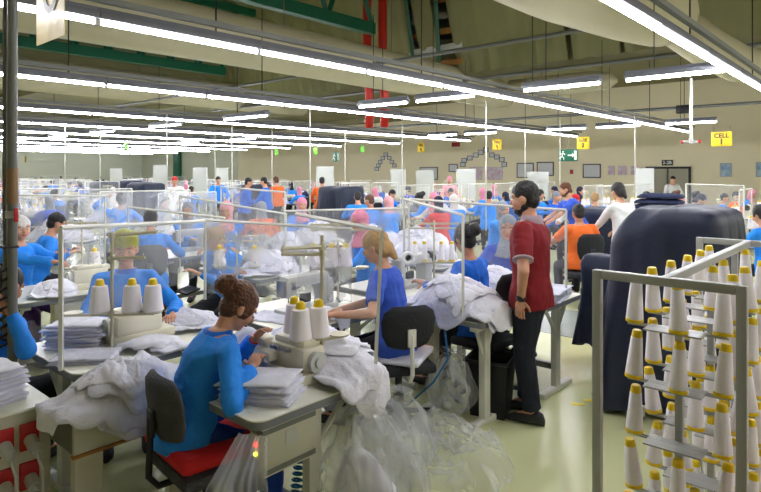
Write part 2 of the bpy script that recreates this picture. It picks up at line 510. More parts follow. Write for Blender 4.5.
        body.cap(hip, kn, 0.072, 0.048); body.cap(kn, ank, 0.046, 0.034); body.cap(ank, ank + V((0, 0.10, -0.045)), 0.036, 0.03)
        pants.cap(hip, kn, 0.094 * legw, 0.066 * legw); pants.tube([kn, kn + (ank - kn) * 0.4, ank + (kn - ank) * 0.04], [0.066 * legw, 0.064 * legw, 0.056 * legw], 12); pants.ell(kn, (.066 * legw,) * 3)
        pants.ell(hip, (.098,) * 3)
        legs.append(ank)
    pants.loft([[tuple(pel + U * t + X * rx * bodyk * math.cos(a) + Fw * ry * bodyk * math.sin(a)) for a in [2 * PI * i / 16 for i in range(16)]] for t, rx, ry in [(-0.12, .16, .11), (-.04, .178, .128), (0.04, .174, .124)]])
    me = remesh(body, vox, 2, 'person'); join_into(me, fing)
    me.materials.append(skin)
    root = link('person', me); root.location = loc; root.rotation_euler = (0, 0, rz)
    tag(root, label, 'person', group)
    me = remesh(top, vox * 1.1, 4, 'shirt')
    if fine: wrinkle(me, 0.005, 12.0, len(label) * 0.37); wrinkle(me, 0.010, 5.0, len(label) * 0.9)
    me.materials.append(shirt); link('shirt', me, root)
    if trousers is not None:
        me = remesh(pants, vox * 1.2, 3, 'trousers')
        if fine: wrinkle(me, 0.006, 9.0, len(label) * 0.2)
        me.materials.append(trousers); link('trousers', me, root)
        for ank in legs:
            mb = MB(); z = ank.z - 0.085
            mb.loft([[(ank.x + w * math.cos(a), ank.y + yy + 0.0, z + h * (0.5 + 0.5 * math.sin(a)) + 0.002) for a in [2 * PI * i / 12 for i in range(12)]] for yy, w, h in [(-.085, .022, .05), (-.07, .036, .085), (-.02, .042, .105), (.05, .045, .085), (.12, .048, .06), (.165, .042, .045), (.19, .022, .03)]])
            mb.build('shoe', M['shoe'], root, True)
    # face
    fm = MB()
    for s in (-1, 1):
        e = MB(); e.ell(hp((s * 0.031, 0.079, -0.002)), (.0120, .0085, .0048), hr, 10, 6); eo = e.build('eye', M['eyewhite'], root, True)
        if fine:
            e = MB(); e.ell(hp((s * 0.031, 0.0875, -0.002)), (.0056, .0028, .0050), hr, 8, 6); e.build('iris', M['iris'], eo, True)
        e = MB(); e.tube([hp((s * 0.015, 0.088, 0.018)), hp((s * 0.032, 0.087, 0.024)), hp((s * 0.050, 0.074, 0.018))], [.0018, .0026, .0014], 6); e.build('eyebrow', M['hairblack'], root, True)
    e = MB(); e.ell(hp((0, 0.087, -0.061)), (.024, .011, .009), hr, 10, 6); e.build('lips', M['lips'], root, True)
    # hair or scarf
    h = MB()
    if head in ('short', 'bun', 'beard', 'long'):
        hell(h, (0, -0.020, 0.036), (.085, .100, .090)); hell(h, (0, -0.048, -0.02), (.076, .062, .075))
        if head == 'bun':
            hell(h, (0, -0.148, 0.050), (.062, .054, .058)); hell(h, (0.02, -0.14, 0.085), (.045, .04, .03)); hell(h, (-0.03, -0.15, 0.02), (.035, .035, .03)); hell(h, (-0.01, -0.035, 0.045), (.088, .098, .09))
            for s in (-1, 1): hell(h, (s * 0.06, 0.015, 0.005), (.026, .045, .055))
        if head == 'long': h.cap(hp((0, -0.08, -0.02)), hp((0, -0.11, -0.2)), 0.06, 0.03)
    elif head == 'scarf':
        hell(h, (0, -0.026, 0.022), (.092, .106, .108)); hell(h, (0, -0.02, -0.06), (.084, .084, .085))
        c0 = hp((0, -0.015, -0.10)); c1 = N + V((0, 0.02, -0.02))
        h.tube([c0, c0 + (c1 - c0) * 0.6, c1 - U * 0.03, c1 - U * 0.09], [0.078, 0.085, 0.125, 0.15], 16)
    elif head == 'turban':
        hell(h, (0, -0.022, 0.048), (.090, .108, .088)); hell(h, (0, -0.055, 0.0), (.082, .070, .075)); hell(h, (0.015, -0.03, 0.085), (.072, .085, .055))
        hell(h, (0.0, 0.0, 0.052), (.088, .092, .035), Matrix.Rotation(0.35, 3, 'Y'))
    elif head == 'wrap':
        hell(h, (0, -0.02, 0.030), (.088, .104, .096)); hell(h, (0, -0.06, -0.03), (.074, .066, .08))
        h.cap(hp((0, -0.10, -0.03)), hp((0, -0.12, -0.12)), 0.04, 0.025)
    me = remesh(h, vox, 2, 'hair')
    if fine: wrinkle(me, 0.005 if head in ('scarf', 'turban', 'wrap') else 0.0040, 24.0, 3.0)
    me.materials.append(hairm)
    link('hair' if head in ('short', 'bun', 'beard', 'long') else 'headscarf', me, root)
    if head == 'beard':
        h = MB(); hell(h, (0, 0.038, -0.088), (.052, .052, .036)); hell(h, (0, 0.0, -0.062), (.0665, .055, .05)); me = remesh(h, vox, 1, 'beard'); me.materials.append(hairm); link('beard', me, root)
    root['_H'] = 0; del root['_H']
    if extras: extras(root, dict(H=H, hr=hr, hp=hp, N=N, U=U, pel=pel, arms=arms, tr=tr))
    return root
# ---------------------------------------------------------------- furniture and machines
def rounded(x0, x1, y0, y1, r=0.05, k=4):
    pts = []
    for cx, cy, a0 in ((x1 - r, y0 + r, -90), (x1 - r, y1 - r, 0), (x0 + r, y1 - r, 90), (x0 + r, y0 + r, 180)):
        for i in range(k + 1):
            a = math.radians(a0 + 90 * i / k); pts.append((cx + r * math.cos(a), cy + r * math.sin(a)))
    return pts

def table(label, x0, x1, y0, y1, loc=(0, 0, 0), rz=0, group=None, h=0.78, legs='x', ctrl=None, under=True, thick=0.04, cat='table', simple=False, poly=None):
    t = thing('sewing_table', label, cat, loc, rz, group)
    mb = MB(); mb.prism(poly or rounded(x0 + .003, x1 - .003, y0 + .003, y1 - .003, .06), h - 0.006, h)
    mb.build('table_top', M['top'], t)
    mb = MB(); mb.prism(poly or rounded(x0, x1, y0, y1, .06), h - thick, h - 0.0062); mb.build('edge_band', M['edge'], t)
    # two T legs with a flat column, splayed gusset and a foot bar
    if legs == 'x': ends = [(x0 + .10, (y0 + y1) / 2, 'y', y1 - y0), (x1 - .10, (y0 + y1) / 2, 'y', y1 - y0)]
    else: ends = [((x0 + x1) / 2, y0 + .10, 'x', x1 - x0), ((x0 + x1) / 2, y1 - .10, 'x', x1 - x0)]
    for ex, ey, ax, ln in ends:
        mb = MB()
        if ax == 'y':
            mb.box((ex, ey, (h - thick) / 2 + .02), (.05, .075, h - thick - .04)); mb.box((ex, ey, .022), (.06, ln * .82, .044), bev=.008)
            mb.box((ex, ey, h - thick - .021), (.06, ln * .8, .04))
            for s in (-1, 1): mb.tube([(ex, ey + s * .03, h - .26), (ex, ey + s * ln * .3, h - thick - .03)], .016, 6)
        else:
            mb.box((ex, ey, (h - thick) / 2 + .02), (.075, .05, h - thick - .04)); mb.box((ex, ey, .022), (ln * .82, .06, .044), bev=.008)
            mb.box((ex, ey, h - thick - .021), (ln * .8, .06, .04))
            for s in (-1, 1): mb.tube([(ex + s * .03, ey, h - .26), (ex + s * ln * .3, ey, h - thick - .03)], .016, 6)
        mb.build('leg', M['legwhite'], t)
    if simple: return t
    mb = MB(); a, b = ends[0], ends[1]
    mb.box(((a[0] + b[0]) / 2, (a[1] + b[1]) / 2, .20), (abs(a[0] - b[0]) or .04, abs(a[1] - b[1]) or .04, .05)); mb.build('crossbar', M['steel'], t)
    if under:
        cx, cy = (x0 + x1) / 2, (y0 + y1) / 2
        mb = MB(); mb.cap((cx - .10, cy, h - .22), (cx + .12, cy, h - .22), .075, n=14); mb.box((cx, cy, h - .11), (.10, .10, .13)); mb.build('motor', M['darkmetal'], t)
        mb = MB(); mb.box((cx, cy - .08, .26), (.30, .20, .02), (.25, 0, 0)); mb.build('treadle', M['darkmetal'], t)
    if ctrl:
        px, py, ax = ctrl
        c = MB()
        sz = (.10, .26, .22) if ax == 'x' else (.26, .10, .22)
        c.box((px, py, h - thick - .125), sz, bev=.006); co = c.build('control_box', M['box'], t)
        for dz in (-.085, .085):
            c = MB()
            c.box((px, py, h - thick - .125 + dz), (sz[0] + .004, sz[1] + .004, .028)); c.build('band', M['machine2'], co)
    return t

def control_box(t, c, size, facing, parent_label=None):
    pass

def cone_proto():
    t = thing('thread_cone', 'cone', 'thread')
    mb = MB(); mb.lathe([(.030, .012), (.0325, .016), (.0215, .158), (.019, .162)], n=16); mb.build('thread_winding', M['cone'], t)
    mb = MB(); mb.lathe([(.033, 0), (.0334, .010), (.030, .014), (.030, .006)], n=16); mb.build('cone_base', M['yellowtip'], t)
    mb = MB(); mb.lathe([(.021, .158), (.0195, .170), (.018, .182), (.015, .186), (.006, .186)], n=14); mb.build('cone_tip', M['yellowtip'], t)
    return freeze(t)

def fat_cone_proto():
    # wide spool wrapped in a clear sleeve, as on the stands by the near machines
    t = thing('thread_cone', 'cone', 'thread')
    mb = MB(); mb.lathe([(.055, 0), (.060, .006), (.058, .02), (.046, .135), (.043, .150), (.03, .155)], n=18); mb.build('thread_winding', M['cone'], t)
    mb = MB(); mb.lathe([(.027, .154), (.024, .172), (.021, .186), (.012, .192), (.003, .192)], n=14); mb.build('cone_tip', M['yellowtip'], t)
    return freeze(t)

def overlock(label, loc, rz, group=None, m=None):
    # chunky overlock machine: bed, body, looper cover, hand wheel, presser arm
    m = m or M['machine']
    t = thing('sewing_machine', label, 'sewing machine', loc, rz, group)
    mb = MB(); mb.box((0, 0, .03), (.40, .22, .06), bev=.012); mb.box((.03, .03, .115), (.30, .16, .13), bev=.03); mb.box((.04, .03, .19), (.24, .12, .05), bev=.02)
    mb.build('machine_body', m, t)
    mb = MB(); mb.box((-.08, -.075, .12), (.13, .07, .05), (0, 0.1, 0), bev=.015); mb.box((-.13, -.03, .16), (.10, .09, .05), (0, .3, 0), bev=.015); mb.build('presser_arm', m, t)
    mb = MB(); mb.box((-.10, -.113, .055), (.16, .012, .07), bev=.004); mb.box((.05, -.116, .055), (.12, .012, .06), bev=.004); mb.build('looper_cover', M['metal'], t)
    mb = MB(); mb.cyl((.185, .02, .11), (.215, .02, .11), .052, n=18); mb.cyl((.215, .02, .11), (.228, .02, .11), .026, n=12); mb.build('hand_wheel', M['machine2'], t)
    mb = MB(); mb.cyl((-.12, -.075, .105), (-.12, -.075, .065), .006); mb.box((-.12, -.09, .065), (.03, .05, .006)); mb.cyl((-.09, -.085, .10), (-.09, -.085, .066), .004); mb.build('presser_foot', M['metal'], t)
    for i in range(4):
        mb = MB(); mb.cyl((-.03 + i * .036, -.052, .16), (-.03 + i * .036, -.085, .165), .012, .010, 10); mb.build('tension_knob', M['metal'], t)
    mb = MB(); mb.box((-.20, -.02, .035), (.14, .12, .012)); mb.build('cloth_plate', M['metal'], t)
    mb = MB(); mb.tube([(.0, .05, .21), (0, .05, .26), (-.05, .03, .28)], .004, 6); mb.tube([(.04, .05, .21), (.04, .05, .27), (0, .03, .29)], .004, 6); mb.build('thread_guide', M['metal'], t)
    return t

def lockstitch(label, loc, rz, group=None, m=None):
    m = m or M['machine']
    t = thing('sewing_machine', label, 'sewing machine', loc, rz, group)
    mb = MB(); mb.box((0, 0, .02), (.50, .18, .04), bev=.008)
    mb.box((.17, 0, .13), (.12, .13, .22), bev=.025); mb.box((-.02, 0, .245), (.44, .12, .09), bev=.03); mb.box((-.20, 0, .20), (.10, .12, .14), bev=.025)
    mb.build('machine_body', m, t)
    mb = MB(); mb.cyl((.24, 0, .23), (.275, 0, .23), .065, n=18); mb.build('hand_wheel', M['darkmetal'], t)
    mb = MB(); mb.cyl((-.20, -.02, .14), (-.20, -.02, .05), .006); mb.box((-.20, -.03, .05), (.03, .05, .008)); mb.build('needle_bar', M['metal'], t)
    mb = MB(); mb.box((-.257, 0, .20), (.012, .09, .12), bev=.003); mb.build('face_plate', M['metal'], t)
    mb = MB(); mb.cyl((-.19, -.062, .21), (-.19, -.085, .21), .018, .015, 12); mb.build('tension_knob', M['metal'], t)
    mb = MB(); mb.cyl((.05, .02, .29), (.05, .02, .33), .008); mb.cyl((-.05, .02, .29), (-.05, .02, .36), .004); mb.build('thread_guide', M['metal'], t)
    mb = MB(); mb.box((.05, .08, .08), (.10, .03, .07), bev=.005); mb.build('bobbin_winder', M['darkmetal'], t)
    return t

def stand(label, loc, rz, group=None, hh=0.62, trays=2, arm=.20, tray_z=.20, kind=0, double=False, one_side=0.0, gaps=(.03, .075)):
    # thread stand: pole clamped to the table, cross tray for the cones, guide arms at the top
    t = thing('thread_stand', label, 'thread stand', loc, rz, group)
    mb = MB(); mb.cyl((0, 0, 0.012), (0, 0, hh), .009, n=10); mb.build('pole', M['pole'], t)
    mb = MB(); mb.lathe([(.028, 0), (.028, .010), (.014, .014), (.014, .03)], n=14); mb.build('base', M['steel'], t)
    mb = MB(); mb.box((0, 0, tray_z), (2 * arm + .04, .022, .014)); mb.cyl((0, 0, tray_z - .02), (0, 0, tray_z + .02), .014)
    for s in (-1, 1):
        mb.lathe([(.050, 0), (.054, .004), (.054, .010), (.0, .010)], (s * arm, 0, tray_z + .007), 16)
    if double:
        mb.box((0, .0, tray_z), (.022, 2 * arm * .8, .014))
    mb.build('cone_tray', M['pole'], t)
    for i, (zz, yy) in enumerate([(hh - gaps[0], 0.0), (hh - gaps[1], .015)]):
        if one_side:
            mb = MB(); k = one_side * (1 - .15 * i); e = .05 * (1 - 2 * i); mb.tube([(-.02, 0, zz), (k, e, zz + .012)], .010, 4); mb.cyl((0, 0, zz - .016), (0, 0, zz + .016), .014); mb.tube([(k - .01, e, zz + .01), (k - .01, e, zz + .035)], .003, 5); mb.build('guide_arm', M['pole'], t); continue
        mb = MB(); mb.box((0, yy, zz), (2 * arm + .06, .014, .016)); mb.cyl((0, yy, zz - .016), (0, yy, zz + .016), .013)
        for s in (-1, 1): mb.tube([(s * (arm + .01), yy, zz + .008), (s * (arm + .01), yy, zz + .02), (s * (arm + .01), yy - .02, zz + .02)], .003, 5)
        mb.build('guide_arm', M['pole'], t)
    return t

def chair(label, loc, rz, fab, frame, group=None, seat=0.50, bk=1.0):
    t = thing('office_chair', label, 'chair', loc, rz, group)
    mb = MB(); mb.box((0, 0, seat - .035), (.44, .42, .07), bev=.03); mb.build('seat', fab, t)
    mb = MB()
    rings = []
    for z, w, th in [(.16, .10, .018), (.19, .15, .03), (.28, .19, .034), (.40, .20, .034), (.48, .18, .032), (.53, .12, .022)]:
        yy = -.215 - (z - .16) * .10
        z = .16 * (bk if bk < 1 else 1) + (z - .16) * bk
        rings.append([(w * math.cos(a) * (1 if abs(math.cos(a)) < .99 else 1), yy + th * math.sin(a) - .05 * math.cos(a) ** 2 * -0.6, seat + z) for a in [2 * PI * i / 20 for i in range(20)]])
    mb.loft(rings); mb.build('backrest', fab, t, True)
    mb = MB(); mb.tube([(0, -.05, seat - .085), (0, -.24, seat - .085), (0, -.285, seat - .03), (0, -.275, seat + .30 * bk)], .016, 8); mb.box((0, -.275, seat + .27 * bk), (.06, .02, .12), bev=.005); mb.build('back_bar', frame, t)
    mb = MB(); mb.cyl((0, 0, .11), (0, 0, seat - .07), .026, n=12); mb.cyl((0, 0, .10), (0, 0, .24), .04, n=12); mb.build('column', M['darkmetal'], t)
    mb = MB()
    for k in range(5):
        a = 2 * PI * k / 5 + .3
        mb.tube([(0.03 * math.cos(a), .03 * math.sin(a), .115), (.29 * math.cos(a), .29 * math.sin(a), .065)], [.024, .016], 8)
    mb.build('star_base', M['black'], t)
    for k in range(5):
        a = 2 * PI * k / 5 + .3
        mb = MB(); x, y = .285 * math.cos(a), .285 * math.sin(a)
        mb.cyl((x - .018 * math.sin(a), y + .018 * math.cos(a), .027), (x + .018 * math.sin(a), y - .018 * math.cos(a), .027), .026, n=12); mb.cyl((x, y, .03), (x, y, .07), .008)
        mb.build('caster', M['black'], t)
    return t

def folds(p, seed, sharp=1.0):
    q = V(p) + V((seed * 5.3, seed * 2.1, seed))
    w = V((noise.noise(q * 2.1), noise.noise(q * 2.1 + V((9, 4, 2))), 0)) * 0.9
    a = 1 - abs(noise.noise(q * 5.0 + w * 2.2)) * 2.0
    b = 1 - abs(noise.noise(q * 11.0 + w * 3.0 + V((3, 1, 7)))) * 2.0
    return a * .7 + b * .3 - .35

def heap(label, loc, rx, ry, h, seed, m=None, rz=0.0, over=(), fold=0.035, name='garment_heap', cat='garments', group=None, R=20, Sg=60, flat=2.2, drop_gap=.015, low=0.06, kind=None):
    # crumpled mound of cloth on a level surface; OVER: (nx, ny, d, maxdrop) half planes past which the cloth hangs down
    loc = V(loc); vs = []; fs = []
    c, s = math.cos(rz), math.sin(rz)
    def pt(r, a):
        k = 1 + .22 * noise.noise(V((math.cos(a) * 1.6, math.sin(a) * 1.6, seed * 3.3)))+ .10 * noise.noise(V((math.cos(a) * 5, math.sin(a) * 5, seed)))
        x, y = rx * r * k * math.cos(a), ry * r * k * math.sin(a)
        x, y = c * x - s * y, s * x + c * y
        f = folds((x, y, 0), seed)
        prof = max(0.0, 1 - r ** flat) ** .75
        z = h * prof * (.72 + .75 * noise.noise(V((x * 2.6, y * 2.6, seed * 7.7)))) + fold * f * min(1, prof * 2.2 + .25) + .012 + low * (1 - r) * .3
        z = max(z, .010 + .006 * (1 + math.sin(a * 7 + seed)))
        ex = V((x, y, z))
        for nx, ny, d, mx in over:
            t = x * nx + y * ny - d
            if t > 0:
                drop = min(t, mx)
                wob = .012 * math.sin((x * -ny + y * nx) * 38 + seed) * min(1, t * 8)
                ex = V((x - nx * (t - drop_gap - wob - .02 * min(1, t * 12)), y - ny * (t - drop_gap - wob - .02 * min(1, t * 12)), z * max(0.25, 1 - t * 4) - drop * .95))
        return ex
    vs.append(tuple(pt(0, 0)))
    for j in range(1, R + 1):
        for i in range(Sg): vs.append(tuple(pt(j / R, 2 * PI * i / Sg)))
    for i in range(Sg): fs.append((0, 1 + i, 1 + (i + 1) % Sg))
    for j in range(R - 1):
        for i in range(Sg):
            a = 1 + j * Sg
            fs.append((a + i, a + Sg + i, a + Sg + (i + 1) % Sg, a + (i + 1) % Sg))
    # underside: same outline a little lower
    b = len(vs); off = 1 + (R - 1) * Sg
    if not over:
        for i in range(Sg):
            p = vs[off + i]; vs.append((p[0] * .96, p[1] * .96, 0.0015))
        for i in range(Sg): fs.append((off + i, b + i, b + (i + 1) % Sg, off + (i + 1) % Sg))
        fs.append(tuple(b + i for i in range(Sg - 1, -1, -1)))
    mb = MB(); mb.add(vs, fs)
    o = mb.build(name, m or M['cloth'], None, True, loc)
    if over:
        sd = o.modifiers.new('t', 'SOLIDIFY'); sd.thickness = .006; sd.offset = 1
    return tag(o, label, cat, group, kind)

def folded(label, loc, sx, sy, th, seed, m=None, rz=0.0, group=None, over=None):
    # one folded garment: a soft slab with a rounded fold edge and a wavy upper face
    nx, ny = 16, 14; mb = MB(); top = []; bot = []
    for j in range(ny + 1):
        for i in range(nx + 1):
            u, v = i / nx * 2 - 1, j / ny * 2 - 1
            ex = 1 - max(abs(u), abs(v)) ** 8
            x = u * sx / 2 + .012 * noise.noise(V((v * 2, seed, 1))); y = v * sy / 2 + .012 * noise.noise(V((u * 2, seed, 5)))
            w = .35 * th * folds((x * 1.3, y * 1.3, 0), seed)
            top.append((x, y, th * (.35 + .65 * ex) + w * ex)); bot.append((x * (.985), y * (.985), 0.0))
    n = nx + 1; vs = top + bot; b = len(top); fs = []
    for j in range(ny):
        for i in range(nx):
            a = j * n + i
            fs.append((a, a + 1, a + n + 1, a + n)); fs.append((b + a, b + a + n, b + a + n + 1, b + a + 1))
    ring = [i for i in range(n)] + [j * n + nx for j in range(1, ny + 1)] + [ny * n + i for i in range(nx - 1, -1, -1)] + [j * n for j in range(ny - 1, 0, -1)]
    for k in range(len(ring)):
        p, q = ring[k], ring[(k + 1) % len(ring)]
        fs.append((p, b + p, b + q, q))
    mb.add(vs, fs)
    o = mb.build('folded_garment', m or M['cloth'], None, True, loc); o.rotation_euler = (0, 0, rz)
    return tag(o, label, 'garment', group)

def crease(x, y, seed, ang=0.0):
    c, s = math.cos(ang), math.sin(ang); u, v = x * c + y * s, -x * s + y * c
    w = noise.noise(V((u * 3, v * 3, seed))) * .35
    q = V((u * 2.6 + w, v * 8.5 + w * 3, seed * 2.3)); a = abs(noise.noise(q))
    b = abs(noise.noise(V((u * 7 + w * 2, v * 15 + w * 4, seed + 8))))
    return (1 - a * 2.2) ** 3 * .75 + (1 - b * 2.0) * .28 - .3

def pile(desc, loc, rx, ry, h, n, seed, group, over=(), m=None, size=(.42, .34), amp=.026, rz=0.0, cut=1.0):
    # a mound made of single crumpled garments lying over one another
    r = random.Random(seed); loc = V(loc); c0, s0 = math.cos(rz), math.sin(rz)
    def mound(x, y):
        a, b = x * c0 + y * s0, -x * s0 + y * c0
        k = (a / rx) ** 2 + (b / ry) ** 2
        return h * max(0.0, 1 - k) ** .8
    for g in range(n):
        if g < n * .6: ang0 = 2 * PI * g / (n * .6) + r.uniform(-.4, .4); rad = r.uniform(.45, .8)
        else: ang0 = r.uniform(0, 6.28); rad = r.uniform(0, .4)
        a, b = rx * rad * math.cos(ang0), ry * rad * math.sin(ang0)
        px, py = a * c0 - b * s0, a * s0 + b * c0
        th = r.uniform(0, PI); cs, sn = math.cos(th), math.sin(th); sx, sy = size[0] * r.uniform(.8, 1.15), size[1] * r.uniform(.8, 1.15); sd = seed + g * 3.7; ca = r.uniform(0, PI)
        nx, ny = 30, 26; vs = []; fs = []
        for j in range(ny + 1):
            for i in range(nx + 1):
                u, v = i / nx * 2 - 1, j / ny * 2 - 1
                k = .78 + .22 * (1 - (abs(u) * abs(v)) ** 1.5) + .18 * noise.noise(V((u * 1.7, v * 1.7, sd)))
                lx, ly = u * sx / 2 * k, v * sy / 2 * k
                x, y = px + lx * cs - ly * sn, py + lx * sn + ly * cs
                f = crease(lx, ly, sd, ca)
                e = max(abs(u), abs(v)) ** 6
                z = mound(x, y) * (.9 + .2 * noise.noise(V((x * 4, y * 4, seed)))) + .012 + .007 * g * (.5 if g < n * .6 else .8) + amp * f * (1 - .35 * e) + amp * .5
                z -= e * .010
                z = max(z, .004 + .0015 * g)
                for ox, oy, d, mx in over:
                    t = x * ox + y * oy - d
                    if t > 0:
                        dr = min(t, mx); wob = .012 * math.sin((x * -oy + y * ox) * 30 + sd)
                        x, y = x - ox * (t - .012 - .004 * g - wob * min(1, t * 8) - .02 * min(1, t * 10)), y - oy * (t - .012 - .004 * g - wob * min(1, t * 8) - .02 * min(1, t * 10))
                        z = z * max(.15, 1 - t * 5) - dr
                vs.append((x, y, z))
        for j in range(ny):
            for i in range(nx):
                q = j * (nx + 1) + i; fs.append((q, q + 1, q + nx + 2, q + nx + 1))
        mb = MB(); mb.add(vs, fs); o = mb.build('crumpled_garment', m or (M['cloth'] if (g + seed) % 3 else M['cloth2']), None, True, loc)
        sd_ = o.modifiers.new('t', 'SOLIDIFY'); sd_.thickness = .004; sd_.offset = 1
        tag(o, 'pale crumpled garment in the heap ' + desc, 'garment', 'garments heaped ' + desc)

def bag(label, loc, r, h, seed, m, fill=None, fill_label=None, lean=(0, 0), neck=.05, name='plastic_bag'):
    # tied film bag: slumped belly, pleats running up to a gathered neck
    Sg, R = 64, 30; vs = []; fs = []
    for j in range(R + 1):
        v = j / R
        prof = (math.sin(min(1, v * 2.4 + .12) * PI / 2)) * (1 - v ** 2.2) + neck / r * v
        if v > .92: prof = neck / r * (1 + (v - .92) * 12)
        for i in range(Sg):
            a = 2 * PI * i / Sg
            pl = .10 * math.sin(a * 9 + seed) * v + .16 * noise.noise(V((math.cos(a) * 2, math.sin(a) * 2, v * 2 + seed))) + .07 * noise.noise(V((math.cos(a) * 6, math.sin(a) * 6, v * 5 + seed)))
            rr_ = r * max(.05, prof) * (1 + pl); z = h * v + .004
            vs.append((rr_ * math.cos(a) + lean[0] * v * v, rr_ * math.sin(a) + lean[1] * v * v, z))
    for j in range(R):
        for i in range(Sg): fs.append((j * Sg + i, j * Sg + (i + 1) % Sg, (j + 1) * Sg + (i + 1) % Sg, (j + 1) * Sg + i))
    fs.append(tuple(range(Sg - 1, -1, -1)))
    mb = MB(); mb.add(vs, fs); o = mb.build(name, m, None, True, loc); tag(o, label, 'plastic bag')
    if fill: heap(fill_label, (loc[0], loc[1], loc[2] + .008), r * .78, r * .74, h * fill, seed + 2, M['cloth'], fold=.03, name='cutwork_heap')
    return o

def garment_stack(prefix, loc, n, sx, sy, rz, seed, group, th=.022, m=None):
    n = int(n * 1.7); th *= .62
    names = ['bottom', 'second', 'third', 'fourth', 'fifth', 'sixth', 'seventh', 'eighth', 'ninth', 'tenth', 'eleventh', 'twelfth']
    r = random.Random(seed); z = loc[2] + .001
    for k in range(n):
        pos = 'bottom' if k == 0 else ('topmost' if k == n - 1 else names[k] + ' up')
        folded(f'folded garment, {pos} in the stack {prefix}', (loc[0] + r.uniform(-.015, .015), loc[1] + r.uniform(-.015, .015), z), sx * r.uniform(.92, 1.05), sy * r.uniform(.92, 1.05), th, seed + k * 1.3, m or (M['cloth'] if k % 2 else M['cloth2']), rz + r.uniform(-.12, .12), group)
        z += th * 1.36

def sheet_mesh(p0, p1, z0a, z1a, z0b, z1b, amp, seed, nu=22, nv=14, gap=None):
    # hanging sheet between p0 and p1 (xy), with soft vertical waves
    p0 = V((p0[0], p0[1], 0)); p1 = V((p1[0], p1[1], 0)); d = p1 - p0; n = V((-d.y, d.x, 0)).normalized()
    vs = []; fs = []
    for j in range(nv + 1):
        for i in range(nu + 1):
            u, v = i / nu, j / nv
            q = p0 + d * u; lo = z0a + (z0b - z0a) * u; hi = z1a + (z1b - z1a) * u
            w = amp * (noise.noise(V((u * d.length * 4, v * 1.4, seed))) + .5 * noise.noise(V((u * d.length * 11, v * 3, seed + 4)))) * (1 - v * .75)
            q = q + n * w; vs.append((q.x, q.y, lo + (hi - lo) * v))
    for j in range(nv):
        for i in range(nu):
            a = j * (nu + 1) + i; fs.append((a, a + 1, a + nu + 2, a + nu + 1))
    return vs, fs

def screen(label, p0, p1, zt0, zt1, zb=.80, posts=(1, 1), film='plastic', group=None, tube=.012, film_drop=None, seed=1.0, amp=.02, lean=0.0):
    # divider: square-tube posts and rail carrying a clear plastic film
    t = thing('plastic_divider', label, 'divider', (p0[0], p0[1], 0), 0, group)
    d = V((p1[0] - p0[0], p1[1] - p0[1], 0)); ln = d.normalized() * lean
    for k, on in enumerate(posts):
        if on:
            b = V((0, 0, zb)) + d * k; e = V((0, 0, zt1 if k else zt0)) + d * k + (ln if k else V((0, 0, 0)))
            mb = MB(); mb.tube([b, e], tube, 4); mb.build('post', M['framewhite'], t)
    mb = MB(); mb.tube([(0, 0, zt0), V((0, 0, zt1)) + d + ln], tube, 4); mb.build('top_rail', M['framewhite'], t)
    vs, fs = sheet_mesh((0, 0), (d.x, d.y), film_drop or zb + .02, zt0 - .004, film_drop or zb + .02, zt1 - .004, amp, seed)
    mb = MB(); mb.add(vs, fs); mb.build('film', M[film], t, True)
    return t

def text(body, size, m, parent, loc, rot, name='lettering', align='CENTER', extr=.002, bold=0.0):
    cu = bpy.data.curves.new(name, 'FONT'); cu.body = body; cu.size = size; cu.align_x = align; cu.align_y = 'CENTER'; cu.extrude = extr; cu.offset = bold
    cu.space_line = .85
    cu.materials.append(m)
    tmp = bpy.data.objects.new(name, cu); COL.objects.link(tmp)
    dg = bpy.context.evaluated_depsgraph_get(); dg.update()
    me = bpy.data.meshes.new_from_object(tmp.evaluated_get(dg)); bpy.data.objects.remove(tmp)
    if not me.materials: me.materials.append(m)
    o = link(name, me, parent, loc); o.rotation_euler = rot
    return o
# ---------------------------------------------------------------- room shell
YW = 26.7
mb = MB(); mb.box((-37, 17, -.05), (96, 54, .1)); structure('floor', mb, M['floor'])
mb = MB(); mb.box((-16, 6.95, .002), (44, 1.25, .004)); structure('trim_1', mb, M['floorgrey'])
def wallbox(name, c, size, m):
    mb = MB(); mb.box(c, size); return structure(name, mb, m)
wallbox('wall_far', (-15, YW + .1, 4.6), (46, .2, 9.2), M['wall'])
wallbox('wall_recess', (-38.1, 34, 4.6), (.2, 14.6, 9.2), M['wall'])
wallbox('wall_back_left', (-60, 41.1, 4.6), (44, .2, 9.2), M['wallgrey'])
wallbox('wall_left', (-82.1, 17, 4.6), (.2, 48, 9.2), M['wallgrey'])
wallbox('wall_right', (8.1, 9, 4.6), (.2, 36, 9.2), M['wall'])
wallbox('wall_near', (-37, -8.1, 4.6), (90, .2, 9.2), M['wall'])
wallbox('ceiling', (-37, 16.5, 9.25), (91, 50, .1), M['ceil'])
wallbox('ceiling_low', (-52, 16.5, 4.85), (60, 49, .1), M['dropceil'])
wallbox('trim_2', (-21.95, 16.5, 7.0), (.1, 49, 4.3), M['ceil'])
wallbox('ceiling_far', (-7, 20.5, 5.65), (30, 12.6, .1), M['ceil'])
# beams under the low ceiling, across and along
for i, y in enumerate((2.0, 7.5, 13.0, 18.5, 24, 30, 36)):
    wallbox('beam_%d' % (i + 1), (-52, y, 4.68), (59.6, .30, .26), M['ceil'])
for i, x in enumerate((-26.0, -33.0, -41.0, -50.0)):
    wallbox('beam_%d' % (i + 8), (x, 16.5, 4.46), (.5, 48, .20), M['dropceil'])

